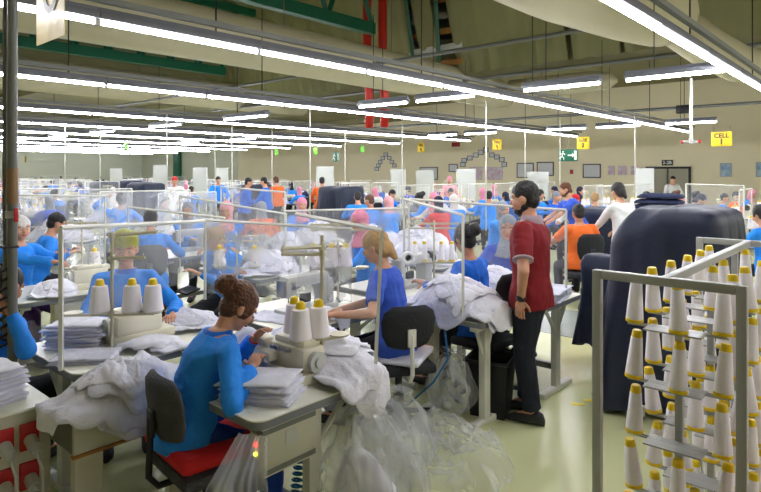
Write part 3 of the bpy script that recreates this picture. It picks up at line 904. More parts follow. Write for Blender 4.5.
# sloping corrugated roof sheets between the high roof and the far ceiling
def sheet(x0, x1, yb=14.2, zb=4.62, yt=12.6, zt=9.2, period=.46, amp=.05):
    n = max(2, int((x1 - x0) / (period / 4))); vs = []; fs = []
    for i in range(n + 1):
        x = x0 + (x1 - x0) * i / n; ph = (i % 4); off = amp if ph in (1, 2) else 0.0
        vs += [(x, yb - off, zb), (x, yt - off, zt), (x, yb + .06, zb), (x, yt + .06, zt)]
    for i in range(n):
        a = i * 4; b = a + 4
        fs += [(a, b, b + 1, a + 1), (b + 2, a + 2, a + 3, b + 3), (a, a + 2, b + 2, b), (a + 1, b + 1, b + 3, a + 3)]
    fs += [(0, 1, 3, 2), (n * 4, n * 4 + 2, n * 4 + 3, n * 4 + 1)]
    m = MB(); m.add(vs, fs); return m
for i, (a, b) in enumerate(((-21.9, -10.95), (-10.75, -10.05), (-9.55, -6.3), (-6.15, -5.0), (-4.9, 8.0))):
    structure('roof_sheet_%d' % (i + 1), sheet(a, b), M['panel'])
wallbox('beam_12', (-7, 14.24, 4.56), (30, .16, .16), M['ceil'])
wallbox('trim_3', (-7, 14.4, 5.15), (30, .06, 1.0), M['panel'])
wallbox('trim_4', (-7, 16.5, 7.4), (30, .1, 3.4), M['panelwhite'])

def wallpt(px, py, y=YW):
    k = (px - CX) / F; D = y / (k * SA + CA)
    p = W(k * D, D, 0); return V((p.x, y, HC + (HY - py) * D / F))

# double door with frame
a = wallpt(647, 167); b = wallpt(690, 167); zt = 2.02
d = thing('door_1', None, None, ((a.x + b.x) / 2, YW - .02, 0)); d['kind'] = 'structure'
w = b.x - a.x
mb = MB(); mb.box((-w / 2, 0, zt / 2), (.09, .10, zt)); mb.box((w / 2, 0, zt / 2), (.09, .10, zt)); mb.box((0, 0, zt), (w + .09, .10, .09)); mb.box((0, 0, zt / 2), (.03, .05, zt)); mb.build('door_frame', M['darkmetal'], d)
for s in (-1, 1):
    mb = MB(); mb.box((s * w / 4, -.005, zt / 2), (w / 2 - .08, .05, zt - .06)); l = mb.build('door_leaf', M['door'], d)
    mb = MB(); mb.box((s * .09, -.05, 1.05), (.03, .05, .20)); mb.build('door_handle', M['metal'], l)

def plate_on_wall(name, label, cat, px0, py0, px1, py1, m, frame=None, group=None, depth=.03, lettering=None, lm=None, lsize=None, y=YW):
    a = wallpt(px0, py0, y); b = wallpt(px1, py1, y); cx, cz = (a.x + b.x) / 2, (a.z + b.z) / 2; w, h = abs(b.x - a.x), abs(a.z - b.z)
    t = thing(name, label, cat, (cx, y - depth / 2 - .002, cz), 0, group)
    mb = MB(); mb.box((0, 0, 0), (w - (.06 if frame else 0), depth * .8, h - (.06 if frame else 0))); mb.build('panel', m, t)
    if frame:
        mb = MB()
        f = min(.05, w * .09)
        mb.box((-w / 2 + f / 2, -.004, 0), (f, depth, h)); mb.box((w / 2 - f / 2, -.004, 0), (f, depth, h)); mb.box((0, -.004, h / 2 - f / 2), (w - 2 * f, depth, f)); mb.box((0, -.004, -h / 2 + f / 2), (w - 2 * f, depth, f)); mb.build('frame', frame, t)
    if lettering: text(lettering, lsize or h * .8, lm, t, (0, -depth / 2 - .003, 0), (PI / 2, 0, 0), bold=.004)
    return t, w, h
plate_on_wall('notice_board', 'dark-framed white board on the cream wall just under the CELL 2 sign', 'board', 583, 164, 601, 178, M['board'], M['boardframe'])
plate_on_wall('notice_board', 'framed white board on the cream wall above the man in red, left of a pair', 'board', 517, 163, 534, 178, M['board'], M['boardframe'], 'pair of boards behind the man in red')
plate_on_wall('notice_board', 'framed white board on the cream wall above the man in red, right of a pair', 'board', 537, 162, 554, 176, M['board'], M['boardframe'], 'pair of boards behind the man in red')
plate_on_wall('notice_board', 'pale framed notice board on the wall below the CELL 4 sign', 'board', 420, 167, 438, 180, M['board'], M['boardframe'])
plate_on_wall('notice_board', 'small framed notice board between the two arches of pictures', 'board', 449, 164, 458, 172, M['board'], M['boardframe'])
plate_on_wall('picture', 'blue framed picture on the wall below the CELL 1 sign', 'picture', 720, 163, 732, 177, M['poster'], M['rackgrey'])
plate_on_wall('picture', 'blue framed picture at the right edge of the far wall', 'picture', 756, 162, 768, 177, M['poster'], M['rackgrey'])
for k, (x0, w_) in enumerate(((608, 7), (618, 9), (631, 7))):
    plate_on_wall('poster', 'pale printed poster on the cream wall, %s of three beyond the white-coated worker' % ('leftmost', 'middle one', 'rightmost')[k], 'poster', x0, 166, x0 + w_, 175, M['poster2'], None, 'three pale posters')
plate_on_wall('wall_sign', 'black sign with white characters over the double door', 'sign', 662, 160, 673, 165.5, M['signblack'], None, None, .04, '2-2B', M['signwhite'])
plate_on_wall('fire_alarm_sign', 'small red fire point sign on the wall below the exit sign', 'sign', 569.5, 169, 574, 174.5, M['signred'], M['signwhite'])
plate_on_wall('wall_sign', 'red sign high on the wall between CELL 3 and CELL 4', 'sign', 452, 142.5, 460, 146.5, M['signred'], None)
plate_on_wall('wall_poster', 'pale poster in a row of white sheets under the second arch, left', 'poster', 470, 167, 483, 180, M['poster2'], None)
plate_on_wall('wall_poster', 'pale poster in a row of white sheets under the second arch, right', 'poster', 486, 167, 503, 180, M['poster2'], None)
A1 = [(377, 169), (378.5, 165.5), (380.5, 162), (383, 158), (386, 154.5), (389.5, 158), (392, 162), (394.5, 165.5)]
A2 = [(463, 164.5), (464.5, 160.5), (470, 158), (476, 155), (481, 152.5), (486, 150), (492, 155), (497, 157), (502, 159.5), (504.5, 164.5)]
ORD = ['first', 'second', 'third', 'fourth', 'fifth', 'sixth', 'seventh', 'eighth', 'ninth', 'tenth', 'eleventh', 'twelfth', 'thirteenth', 'fourteenth', 'fifteenth', 'sixteenth']
for nm, arr, desc in (('a', A1, 'small pointed arch of pictures on the far wall'), ('b', A2, 'wide arch of pictures behind the man in red')):
    for i, (x, y) in enumerate(arr):
        s = 2.0 if nm == 'a' else 2.6
        plate_on_wall('wall_picture', f'dark square picture, {ORD[i]} along the {desc}', 'picture', x - s, y - s * .9, x + s, y + s * .9, M['board'], M['boardframe'], desc)
# green columns and dark door far left
for i, px in enumerate((42, 55, 176.5)):
    k = (px - CX) / F; D = 40.6 / (k * SA + CA); x = W(k * D, D).x
    wallbox('pillar_%d' % (i + 1), (x, 40.7, 2.4), (.5 if i < 2 else 1.4, .4, 4.8), M['green'])

# ---------------------------------------------------------------- ducts, trusses, pipes
def duct(label, pts, rs, n=20, name='air_duct', hangers=()):
    mb = MB(); mb.tube(pts, rs, n); t = mb.build(name, M['duct'], None, True); tag(t, label, 'air duct')
    for (x, y, z, zt) in hangers:
        mb = MB(); mb.cyl((x, y, z), (x, y, zt), .012, n=6); mb.build('hanger', M['pipe'], t)
    return t
duct('long cream fabric air duct running above the second lamp line', [(-9.8, -2, 4.42), (-9.8, 6, 4.42), (-9.8, 13, 4.40), (-9.8, 16.6, 4.36), (-9.8, 17.3, 4.36), (-9.8, 17.6, 4.36)], [.50, .50, .50, .48, .38, .1], hangers=[(-9.8, y, 4.9, 9.2) for y in (1, 4.5, 8, 11.5)])
ND = duct('cream fabric air duct with rounded end at the top right', [(-2.9, 1.5, 4.35), (-2.9, 6.5, 4.35), (-2.9, 8.6, 4.38), (-2.9, 10, 4.38), (-2.9, 10.7, 4.40), (-2.9, 11, 4.42)], [.80, .78, .68, .55, .40, .08], hangers=[(-2.9, 6, 5.1, 9.2), (-2.9, 9, 5, 9.2)])
mb = MB(); mb.tube([(-2.75, 10.4, 4.2), (-2.5, 11.2, 3.95), (-2.2, 12.0, 3.75), (-1.8, 12.8, 3.70), (-1.6, 13.0, 3.7)], [.34, .34, .33, .28, .08], 16)
el = mb.build('duct_elbow', M['duct'], ND, True)
for k in range(4):
    mb = MB(); mb.box((-2.72 + .17 * k, 10.95 + .40 * k, 3.62 + .0 * k), (.05, .16, .05)); mb.build('vent', M['darkmetal'], el)
duct('wide cream air duct at the upper left above the third lamp line', [(-20.2, 2, 4.85), (-20.2, 9, 4.85), (-20.2, 15, 4.85), (-20.2, 17.5, 4.85), (-20.2, 17.6, 4.85)], [.52, .52, .52, .50, .3], hangers=[(-20.2, y, 5.3, 9.2) for y in (6, 10, 14)])
duct('small cream duct with a rounded end under the far ceiling', [(-9.0, 16.2, 4.35), (-7.6, 16.2, 4.35), (-6.4, 16.2, 4.35), (-6.0, 16.2, 4.33), (-5.8, 16.2, 4.3)], [.30, .30, .30, .22, .05], 16, hangers=[(-8, 16.2, 4.6, 5.6)])

def truss(label, x, y0, y1, z0, z1, n):
    t = thing('roof_truss', label, 'roof truss', (x, y0, z0))
    L = y1 - y0; h = z1 - z0
    mb = MB(); mb.box((0, L / 2, 0), (.22, L, .30)); mb.build('bottom_chord', M['green'], t)
    mb = MB(); mb.box((0, L / 2, h), (.22, L, .25)); mb.build('top_chord', M['green'], t)
    for i in range(n):
        a, b = L * i / n, L * (i + 1) / n
        mb = MB(); mb.tube([(0, a, 0), (0, (a + b) / 2, h)], .085, 4); mb.tube([(0, (a + b) / 2, h), (0, b, 0)], .085, 4); mb.build('brace', M['green'], t)
    return t
truss('long green roof truss at the upper left over the second lamp line', -16.8, 1, 12.4, 5.55, 7.3, 8)
truss('thinner green roof truss behind the long one at the upper left', -18.6, 3, 12.4, 5.5, 7.2, 9)
truss('green roof truss at the top centre ending by the red pipes', -10.9, 3.5, 12.0, 5.75, 7.9, 5)
for i, (x, y) in enumerate(((-11.25, 12.15), (-10.85, 12.35))):
    mb = MB(); mb.tube([(x, y, 9.2), (x, y, 4.6), (x - .1, y + .2, 4.0), (x - .15, y + .25, 3.1)], .12, 10)
    tag(mb.build('red_pipe', M['redpipe'], None, True), ('left', 'right')[i] + ' red pipe of the pair dropping from the roof at top centre', 'pipe', 'pair of red pipes')
# slats and bars seen through the two gaps in the roof sheets
for i in range(9):
    mb = MB(); mb.box((-10.2, 13.9, 4.95 + i * .46), (1.9, .05, .16)); wallb = mb.build('slat', M['panelwhite' if i % 2 else 'wood'], None); tag(wallb, ORD[i] + ' horizontal roof slat from below, behind the gap in the roof sheets', 'slat', 'roof slats in the gap')
for i, (x0, x1) in enumerate(((-11.0, -10.7), (-10.1, -9.55))):
    mb = MB(); mb.tube([(x0, 14.0, 4.7), (x1, 12.9, 8.2)], .07, 4); mb.tube([(x0, 14.05, 4.72), (x1, 14.05, 4.72)], .06, 4); tag(mb.build('roof_brace', M['green'], None), ('left', 'right')[i] + ' green brace in the gaps of the sloping roof sheets', 'brace')
# conduits running across under the ceiling
for i, (p, q, r, lb) in enumerate((((-22, 14.05, 4.42), (3, 14.05, 4.42), .05, 'grey conduit along the foot of the sloping roof sheets'),
                               ((-20, 17.6, 3.6), (2, 17.6, 3.6), .045, 'dark conduit under the far ceiling behind the lamp lines'),
                               ((-21, 9.6, 4.2), (-4, 9.6, 4.2), .04, 'thin conduit crossing above the third lamp line'),
                               ((-1.4, 8.6, 4.1), (3.5, 8.6, 4.1), .04, 'grey conduit crossing at the top right over the bright lamp'))):
    mb = MB(); mb.tube([p, q], r, 8); tag(mb.build('conduit', M['pipe'], None, True), lb, 'pipe')
mb = MB(); mb.box((-4.5, 17.55, 3.55), (.35, .2, .22), bev=.02); tag(mb.build('junction_box', M['darkmetal'], None), 'dark junction box on the conduit under the far ceiling', 'box')

# ---------------------------------------------------------------- lamps
ZL = 3.0
def lamp_proto():
    t = thing('strip_light', 'strip', 'strip light')
    mb = MB(); mb.box((0, 0, .075), (.13, 1.555, .06), bev=.004); mb.box((0, 0, .115), (.06, 1.555, .05)); mb.build('trough', M['trough'], t)
    mb = MB(); mb.cyl((0, -.755, .026), (0, .755, .026), .019, n=10); mb.build('tube', M['lamp'], t)
    for s in (-1, 1):
        mb = MB(); mb.box((0, s * .765, .032), (.042, .018, .06), bev=.004); mb.build('end_cap', M['endcap'], t)
    mb = MB(); mb.cyl((0, .3, .13), (0, .3, 1.62), .008, n=6); mb.build('suspension_rod', M['darkmetal'], t)
    return freeze(t)
LP = lamp_proto(); lamp_used = False
def lamp(loc, rz, label, group, rod=True, sc=1.0):
    global lamp_used
    if not lamp_used:
        lamp_used = True; LP.location = loc; LP.rotation_euler = (0, 0, rz); LP['label'] = label; LP['group'] = group
    else: dup(LP, loc, rz, label, group, skip=() if rod else ('suspension_rod',)).scale = (1, sc, 1)
LINES = [(1.9, 'line nearest the right wall', 2), (-1.54, 'bright top right line', 2), (-4.78, 'long line over the nearest tables', 0), (-8.2, 'second long line from the camera', 1), (-12.4, 'third long line from the camera', 2), (-15.9, 'fourth long line from the camera', 3), (-19.4, 'fifth long line from the camera', 4),
         (-23, 'sixth long line', 5), (-26.6, 'seventh long line', 6), (-30.2, 'eighth long line', 7), (-33.8, 'ninth long line', 8), (-36.9, 'tenth long line', 10)]
for x, nm, ys in LINES:
    n = 12
    for i in range(n):
        y = 18.4 - 1.56 * i
        if y < ys - .3: break
        if x > -22: lab = f'strip light, {ORD[i]} from the far wall in the {nm}'
        else: lab = f'distant strip light in the {nm} of lamps counted from the front'
        lamp((x, y, ZL), 0, lab, 'strip lights of the ' + nm, rod=(x > -9 and i % 2 == 0))
for j, (y, xs) in enumerate(((7.72, (-2.1, -3.53, -5.48, -6.78)), (15.4, (-3.8, -5.5, -6.9, -9.6, -11)), (7.6, (-10.6, -14, -17.6, -21, -24.8)), (12.5, (-17.6, -21.2, -28.5)))):
    for i, x in enumerate(xs):
        lamp((x, y, ZL - .02), PI / 2, f'crosswise strip light, {ORD[i]} from the right in the {("near", "far", "left", "deep left")[j]} cross row', 'crosswise strip lights', sc=.72 if j < 2 else 1)
for i in range(10):  # lamp grid added only to brighten the dark far left wall
    for j in range(9):
        dup(LP, (-42.5 - 4 * i, 14 + 3.05 * j, 4.62), 0, 'added lamp under the low ceiling brightening the far left wall', 'added lamps under the low ceiling', skip=('suspension_rod',))
# continuous dark cable channel above each long lamp line
for x, nm, ys in LINES[1:7]:
    mb = MB(); mb.box((x + .10, 9.6 + ys / 2, ZL + .18), (.05, 19.4 - ys, .05)); tag(mb.build('cable_tray', M['pipe'], None), 'grey cable tray beside the lamps of the ' + nm, 'cable tray')

# hanging cell signs
def cell_sign(label, px, py, D, w, h, body, m, tm, fs):
    p = G(px, D, HC + (HY - py) * D / F)
    t = thing('hanging_sign', label, 'sign', p)
    mb = MB(); mb.box((0, 0, 0), (w, .012, h), bev=.003); mb.build('sign_plate', m, t)
    for s in (-1, 1):
        mb = MB(); mb.cyl((s * w * .4, 0, h / 2), (s * w * .4, 0, h / 2 + max(.1, 3.0 - p.z - h / 2)), .004, n=5); mb.build('hanging_wire', M['pipe'], t)
    if body:
        ls = body.split('\n')
        if len(ls) == 2:
            text(ls[0], fs, tm, t, (0, -.012, h * .22), (PI / 2, 0, 0), bold=fs * .03); text(ls[1], fs * 1.35, tm, t, (0, -.012, -h * .20), (PI / 2, 0, 0), bold=fs * .04)
        else: text(body, fs, tm, t, (0, -.012, 0), (PI / 2, 0, 0), bold=fs * .03)
    return t
cell_sign('yellow CELL 1 sign hanging above the navy cover, nearest of its row', 721.5, 139, 14.8, .46, .36, 'CELL\n1', M['signyellow'], M['signblack'], .15)
cell_sign('yellow CELL 2 sign hanging beside the green exit sign with arrow', 583, 143, 18.5, .40, .38, 'CELL\n2', M['signyellow'], M['signblack'], .13)
cell_sign('yellow CELL 3 sign hanging above the wide arch of pictures', 497, 144.5, 22, .38, .40, 'CELL\n3', M['signyellow'], M['signblack'], .12)
cell_sign('yellow CELL 4 sign hanging right of the small arch of pictures', 421, 147.5, 26, .38, .42, 'CELL\n4', M['signyellow'], M['signblack'], .12)
for i, (px, py, D, w) in enumerate(((125.5, 147, 22, .30), (276.5, 151.5, 26, .24), (315.5, 151, 26, .24), (362.5, 149, 26, .24))):
    cell_sign(('large lime green hanging sign over the left tables', 'small lime green hanging sign left of its twin at centre left', 'small lime green hanging sign beside the green exit plate', 'small lime green hanging sign left of the CELL 4 sign')[i], px, py, D, w, .3, '', M['signgreen'], None, .1)
for i, (px, py) in enumerate(((4, 158), (25.5, 159.5))):
    cell_sign(('tiny yellow hanging sign at the far left edge', 'tiny yellow hanging sign second from the far left')[i], px, py, 40, .34, .4, '', M['signyellow'], None, .1)
def exit_sign(label, px, py, D, w, h, full):
    p = G(px, D, HC + (HY - py) * D / F)
    t = thing('exit_sign', label, 'exit sign', p)
    mb = MB(); mb.box((0, 0, 0), (w, .03, h), bev=.004); mb.build('sign_plate', M['exitgreen'], t)
    m2 = MB(); k = h
    q = -w * .28
    m2.ell((q + .04 * k, -.018, .30 * k), (.07 * k, .006, .07 * k))
    for a, b in (((.02, .20), (-.06, -.08)), ((.02, .18), (.20, .08)), ((.02, .18), (-.18, .10)), ((-.06, -.08), (.10, -.2)), ((.10, -.2), (.10, -.36)), ((-.06, -.08), (-.18, -.22)), ((-.18, -.22), (-.32, -.22))):
        m2.cap((q + a[0] * k, -.018, a[1] * k), (q + b[0] * k, -.018, b[1] * k), .035 * k, n=6)
    if full:
        m2.box((w * .12, -.018, 0), (.4 * k, .006, .10 * k)); m2.add([(w * .12 + .18 * k, -.021, .18 * k), (w * .12 + .18 * k, -.021, -.18 * k), (w * .12 + .42 * k, -.021, 0)], [(0, 1, 2)])
    m2.box((w * .40, -.018, 0), (w * .13, .006, h * .76)); m2.build('pictogram', M['signwhite'], t)
    mb = MB(); mb.cyl((0, 0, h / 2), (0, 0, h / 2 + .35), .008, n=6); mb.build('hanging_rod', M['pipe'], t)
    return t
exit_sign('green exit sign with running figure and arrow beside CELL 2', 568, 155.3, 20, .66, .40, True)
exit_sign('small green exit sign with running figure at centre left', 336, 157, 25, .36, .40, False)
# translucent cream sign hanging close at the upper left
t = thing('hanging_sign', 'translucent cream sign with grey figure hanging close at the upper left', 'sign', (-4.045, 1.42, 2.98))
mb = MB(); mb.box((0, 0, 0), (.46, .006, .62)); mb.build('sign_plate', M['signcream'], t)
text('8', .52, M['signprint'], t, (0.02, -.008, .02), (PI / 2, 0, 0))
for s in (-1, 1):
    mb = MB(); mb.cyl((s * .2, 0, .31), (s * .2, 0, 1.4), .003, n=5); mb.build('hanging_wire', M['pipe'], t)

# thin white drop poles that bring power and air down from the lamp lines
DROPS = [(486, 10.5, .8, 'behind the man in red'), (310, 12, .8, 'over the seated orange shirt'), (560, 14.0, .8, 'left of the exit sign'), (635, 13, .8, 'right of the white-coated worker'), (402, 15, .8, 'over the dark heads left of centre'), (232, 14, .8, 'over the centre left tables'), (167, 13, .8, 'over the waving worker'), (100, 16, .8, 'at the left beneath the lime sign'), (525, 17, .8, 'over the pair of boards'), (215, 18, .8, 'over the red cap'), (65, 15, .8, 'at far left'), (345, 18, .8, 'right of the small exit sign'), (272, 17, .8, 'under the small lime signs')]
for px, D, z0, desc in DROPS:
    p = G(px, D, 0); mb = MB(); mb.cyl((p.x, p.y, z0), (p.x, p.y, ZL + .1), .012, n=8); tag(mb.build('drop_pole', M['legwhite'], None, True), 'thin white drop pole ' + desc, 'pole')
p = G(691, 8.6, 0); t = thing('air_drop', 'white air pipe with a red valve hanging below the bright lamp', 'pipe', (p.x, p.y, 2.25))
mb = MB(); mb.cyl((0, 0, .05), (0, 0, .95), .022, n=10); mb.build('pipe', M['framewhite'], t)
mb = MB(); mb.cyl((-.10, 0, .03), (.10, 0, .03), .022, n=10); mb.cyl((0, 0, 0), (0, 0, .08), .03, n=10); mb.build('outlet', M['machine2'], t)
for s in (-1, 1):
    mb = MB(); mb.cyl((s * .10, 0, .03), (s * .13, 0, .03), .024, n=10); mb.build('valve', M['plugred'], t)
# ---------------------------------------------------------------- near people
def near_person(label, base, rz, hands, shirt, trousers, scale=1.0, **k):
    base = V((base[0], base[1], 0)); R = Matrix.Rotation(-rz, 3, 'Z')
    hl = [R @ (V(h) - base) / scale for h in hands]
    # left local hand (x<0) first
    o = person(label, base, rz, hl, shirt, trousers, **k); o.scale = (scale,) * 3
    return o

def collar_polo(root, s):
    N, U = s['N'], s['U']
    mb = MB(); mb.tube([N - U * .055 + V((0, -.01, 0)), N + V((0, -.01, .01)), N + U * .02 + V((0, -.012, .02))], [.10, .078, .070], 16); mb.build('collar', M['collar'], root, True)
    for k, (sh, el, wr) in enumerate(s['arms']):
        p = sh + (el - sh) * .70; q = sh + (el - sh) * .755
        mb = MB(); mb.tube([p, q], [.070, .070], 14); mb.build('sleeve_band', M['collar'], root, True)
    sh, el, wr = s['arms'][0]
    d = (wr - el).normalized(); mb = MB(); mb.tube([wr - d * .035, wr - d * .005], [.034, .034], 14); mb.ell(wr - d * .02 + V((-.03, 0, .005)), (.008, .02, .02)); mb.build('wristwatch', M['watch'], root, True)
def collar_smock(root, s):
    N, U = s['N'], s['U']
    mb = MB(); mb.tube([N - U * .07 + V((0, -.005, 0)), N - U * .02 + V((0, -.01, 0)), N + U * .015 + V((0, -.016, .0))], [.115, .083, .073], 16); mb.build('collar', M['bluedeep'], root, True)
def bracelet(root, s):
    collar_smock(root, s)
    sh, el, wr = s['arms'][0]; d = (wr - el).normalized(); mb = MB(); mb.tube([wr - d * .03, wr - d * .012], [.033, .033], 12); mb.build('wristband', M['plugred'], root, True)
def headband(root, s):
    hp, hr = s['hp'], s['hr']
    mb = MB(); mb.ell(hp((0, -.026, .034)), (.084, .098, .080), hr); mb.build('hair', M['hairblack'], root, True)

near_person('worker in blue smock with brown hair bun sewing at the nearest table', W(-.93, 2.86), heading(.84, .54), [W(-.66, 3.12, .965), W(-.62, 2.84, .90)], M['blue'], M['bluetrousers'], head='bun', hairm=M['hairbrown'], seat=.575, lean=.18, pitch=.68, yaw=-.12, vox=.0085, scale=.93, extras=bracelet, bend=.16, feet=[(-.14, .36, .0), (.14, .40, .0)])
near_person('worker in olive green headscarf and blue smock facing the camera', W(-1.87, 4.34), heading(.42, -.9), [W(-1.44, 4.10, .85), W(-1.80, 3.92, .84)], M['blue'], M['darktrousers'], head='turban', hairm=M['greenscarf'], seat=.54, lean=.12, pitch=.14, yaw=-.1, vox=.0095, extras=collar_smock)
near_person('worker in indigo short-sleeved shirt with tan head covering, seen from behind', W(.105, 4.30), heading(-.9, .32), [W(-.30, 4.02, .87), W(-.28, 4.22, .86)], M['indigo'], M['darktrousers'], head='wrap', hairm=M['hairtan'], seat=.56, lean=.18, pitch=.35, vox=.0095, sleeves='short', skin=M['skin'])
near_person('worker with black hair bun and blue smock, back turned, left of the red polo', W(.80, 4.92), heading(-.72, .62), [W(.36, 4.86, .92), W(.46, 5.15, .86)], M['bluedeep'], M['darktrousers'], head='bun', hairm=M['hairblack'], seat=.53, lean=.14, pitch=.25, yaw=-.35, vox=.0095, skin=M['skin_tan'])
near_person('standing man in red polo shirt and dark jeans with a black beard', W(1.12, 4.42), heading(-.85, .5), [W(1.00, 4.22, .93), W(1.02, 4.66, .90)], M['red'], M['jeans'], scale=1.04, tall=.965, hem=.006, legw=1.14, head='beard', hairm=M['hairblack'], seated=False, female=False, lean=.02, pitch=.18, yaw=.12, vox=.0095, sleeves='short', feet=[(-.09, -.04, 0), (.11, .06, 0)], extras=collar_polo, skin=M['skin'], handdir=[(0, .1, -1), (0, .3, -1)])
near_person('worker in indigo smock and grey headscarf facing the man in red', W(1.27, 5.95), heading(-.10, -1), [W(1.42, 5.55, .86), W(1.02, 5.6, .86)], M['indigo'], M['darktrousers'], head='scarf', hairm=M['greyscarf'], seat=.54, lean=.12, pitch=.15, yaw=-.15, vox=.011)
near_person('worker with white head wrap looking at the camera by the grey post', W(-3.62, 5.85), heading(.94, -.32), [W(-3.12, 5.80, 1.05), W(-3.10, 5.62, .99)], M['blue'], M['purple'], head='wrap', hairm=M['lightscarf'], seat=.54, lean=.12, pitch=.08, yaw=-.35, vox=.0105, extras=headband)
near_person('worker in blue smock partly hidden behind the one with a white wrap', W(-4.02, 6.9), heading(.7, .5), [W(-3.7, 7.1, .9), W(-3.6, 6.85, .9)], M['blue'], M['darktrousers'], head='short', hairm=M['hairblack'], seat=.52, lean=.3, pitch=.4, vox=.014)
near_person('worker in blue smock cut off by the left edge of the view', W(-2.37, 3.40), heading(.25, .97), [W(-2.45, 3.75, .95), W(-2.10, 3.35, 1.05)], M['blue'], M['darktrousers'], head='short', hairm=M['hairblack'], seat=.44, lean=.36, pitch=.5, vox=.0105, skin=M['skin_tan'])
near_person('worker with short dark hair and blue smock, back turned, behind the green headscarf', W(-2.72, 7.0), heading(-.35, .95), [W(-3.05, 7.35, .88), W(-2.6, 7.4, .88)], M['blue'], M['darktrousers'], head='short', hairm=M['hairblack'], seat=.52, lean=.12, pitch=.2, vox=.013)
near_person('worker with pale pink headscarf behind the plastic, above the brown hair bun', W(-2.02, 7.8), heading(.1, -1), [W(-2.2, 7.4, .88), W(-1.85, 7.4, .88)], M['blue'], M['darktrousers'], head='scarf', hairm=M['pinkscarf'], seat=.58, lean=.05, pitch=.2, vox=.014)
near_person('worker bending low in tan headscarf behind the plastic, above the brown hair bun', W(-1.52, 6.05), heading(-.3, -.9), [W(-1.75, 5.7, .86), W(-1.4, 5.7, .86)], M['blue'], M['darktrousers'], head='wrap', hairm=M['hairtan'], seat=.50, lean=.42, pitch=.5, vox=.014)
near_person('worker in grey headscarf facing the camera behind the crossing white rails', W(-2.87, 8.9), heading(.1, -1), [W(-3.05, 8.5, .88), W(-2.7, 8.5, .88)], M['blue'], M['darktrousers'], head='scarf', hairm=M['greyscarf'], seat=.52, lean=.1, pitch=.2, vox=.015)
near_person('worker in blue smock with raised arm, seen from behind at upper left', W(-4.35, 9.95), heading(-.5, .85), [W(-4.62, 10.0, 1.42), W(-4.2, 10.3, 1.0)], M['blue'], M['darktrousers'], head='short', hairm=M['hairblack'], seat=.62, lean=.05, pitch=.05, vox=.015)
near_person('worker in rose headscarf behind the plastic, above the tan head covering', W(-.12, 6.6), heading(-.8, -.4), [W(-.5, 6.4, .88), W(-.45, 6.7, .88)], M['blue'], M['darktrousers'], head='scarf', hairm=M['rosescarf'], seat=.55, lean=.15, pitch=.3, vox=.014)
near_person('worker in light blue smock and grey headscarf, just left of the bearded man', W(1.72, 8.9), heading(.6, -.6), [W(2.0, 8.5, .88), W(2.1, 8.8, .88)], M['blue'], M['darktrousers'], head='scarf', hairm=M['greyscarf'], seat=.54, lean=.2, pitch=.2, vox=.014)
near_person('man in orange shirt seated with his back turned beside the navy cover', W(2.78, 8.2), heading(-.15, 1), [W(2.5, 8.6, .88), W(2.95, 8.6, .88)], M['orange'], M['darktrousers'], head='short', hairm=M['hairblack'], seat=.52, lean=.1, pitch=.15, vox=.013, female=False, sleeves='short', skin=M['skin_tan'])
near_person('standing man in royal blue shirt with a reddish beard, leaning over a table', W(3.25, 10.0), heading(-.95, .1), [W(2.75, 9.9, .95), W(2.75, 10.2, .95)], M['indigo'], M['darktrousers'], head='beard', hairm=M['hairbrown'], seated=False, lean=.36, pitch=.3, vox=.014, female=False, sleeves='short', feet=[(-.1, -.1, 0), (.1, .05, 0)])
near_person('standing worker in white coat with black head covering behind the navy cover', W(3.33, 8.15), heading(-.35, .9), [W(3.06, 8.5, 1.0), W(3.4, 8.55, 1.0)], M['whitecloth'], M['darktrousers'], head='wrap', hairm=M['hairblack'], seated=False, lean=.16, pitch=.3, vox=.014, feet=[(-.1, -.1, 0), (.1, .05, 0)])
near_person('worker at the right edge in navy clothing beside the cone rack', G(778, 2.15), heading(-.3, .95), [G(770, 2.45, .85), G(800, 2.45, .85)], M['navyfold'], M['darktrousers'], head='short', hairm=M['hairblack'], seat=.46, lean=.25, pitch=.5, vox=.012) if False else None

# ---------------------------------------------------------------- near tables
T1 = table('nearest white sewing table, where the worker with brown hair bun sits', -3.2, -2.04, 1.52, 2.32, legs='x', under=True, poly=[(-2.40, 1.52)] + rounded(-2.6, -2.04, 1.52, 2.32, .06)[:10] + [(-3.2, 2.32), (-3.2, 1.84), (-2.44, 1.84), (-2.40, 1.80)])
def ctrl_box(t, face, c, size, knob=True):
    co = MB(); co.box(c, size, bev=.006); b = co.build('control_box', M['box'], t)
    for dz in (-1, 1):
        m = MB(); m.box((c[0], c[1], c[2] + dz * size[2] * .40), (size[0] + .006, size[1] + .006, size[2] * .10)); m.build('trim_band', M['steel'], b)
    if face == '-y':
        f = c[1] - size[1] / 2
        m = MB(); m.cyl((c[0], f - .008, c[2] + .03), (c[0], f + .002, c[2] + .03), .008, n=12); m.build('red_lamp', M['ledred'], b)
        m = MB(); m.box((c[0], f - .005, c[2] - .010), (.014, .012, .012)); m.build('yellow_lamp', M['ledyellow'], b)
        m = MB(); m.box((c[0], f - .004, c[2] - .05), (.034, .01, .03)); m.build('switch', M['black'], b)
    m = MB(); m.box((c[0] + size[0] / 2 + .001, c[1] + .01, c[2] + .03), (.004, size[1] * .22, size[2] * .28)); m.build('label', M['machine2'], b) if knob else None
    return b
ctrl_box(T1, '-y', (-2.11, 1.72, .625), (.09, .30, .22))
T2 = table('white sewing table in front of the worker in olive green headscarf', -4.04, -3.23, 1.25, 2.42, legs='y')
T4 = table('white sewing table of the worker in the indigo short-sleeved shirt', -3.9, -3.0, 2.52, 3.68, legs='y')
T5 = table('white sewing table of the worker with the black hair bun', -3.95, -3.02, 3.86, 5.02, legs='y')
T6 = table('small white side table heaped with garments, left of the man in red', -2.86, -2.20, 3.56, 3.94, legs='x', under=False, simple=True)
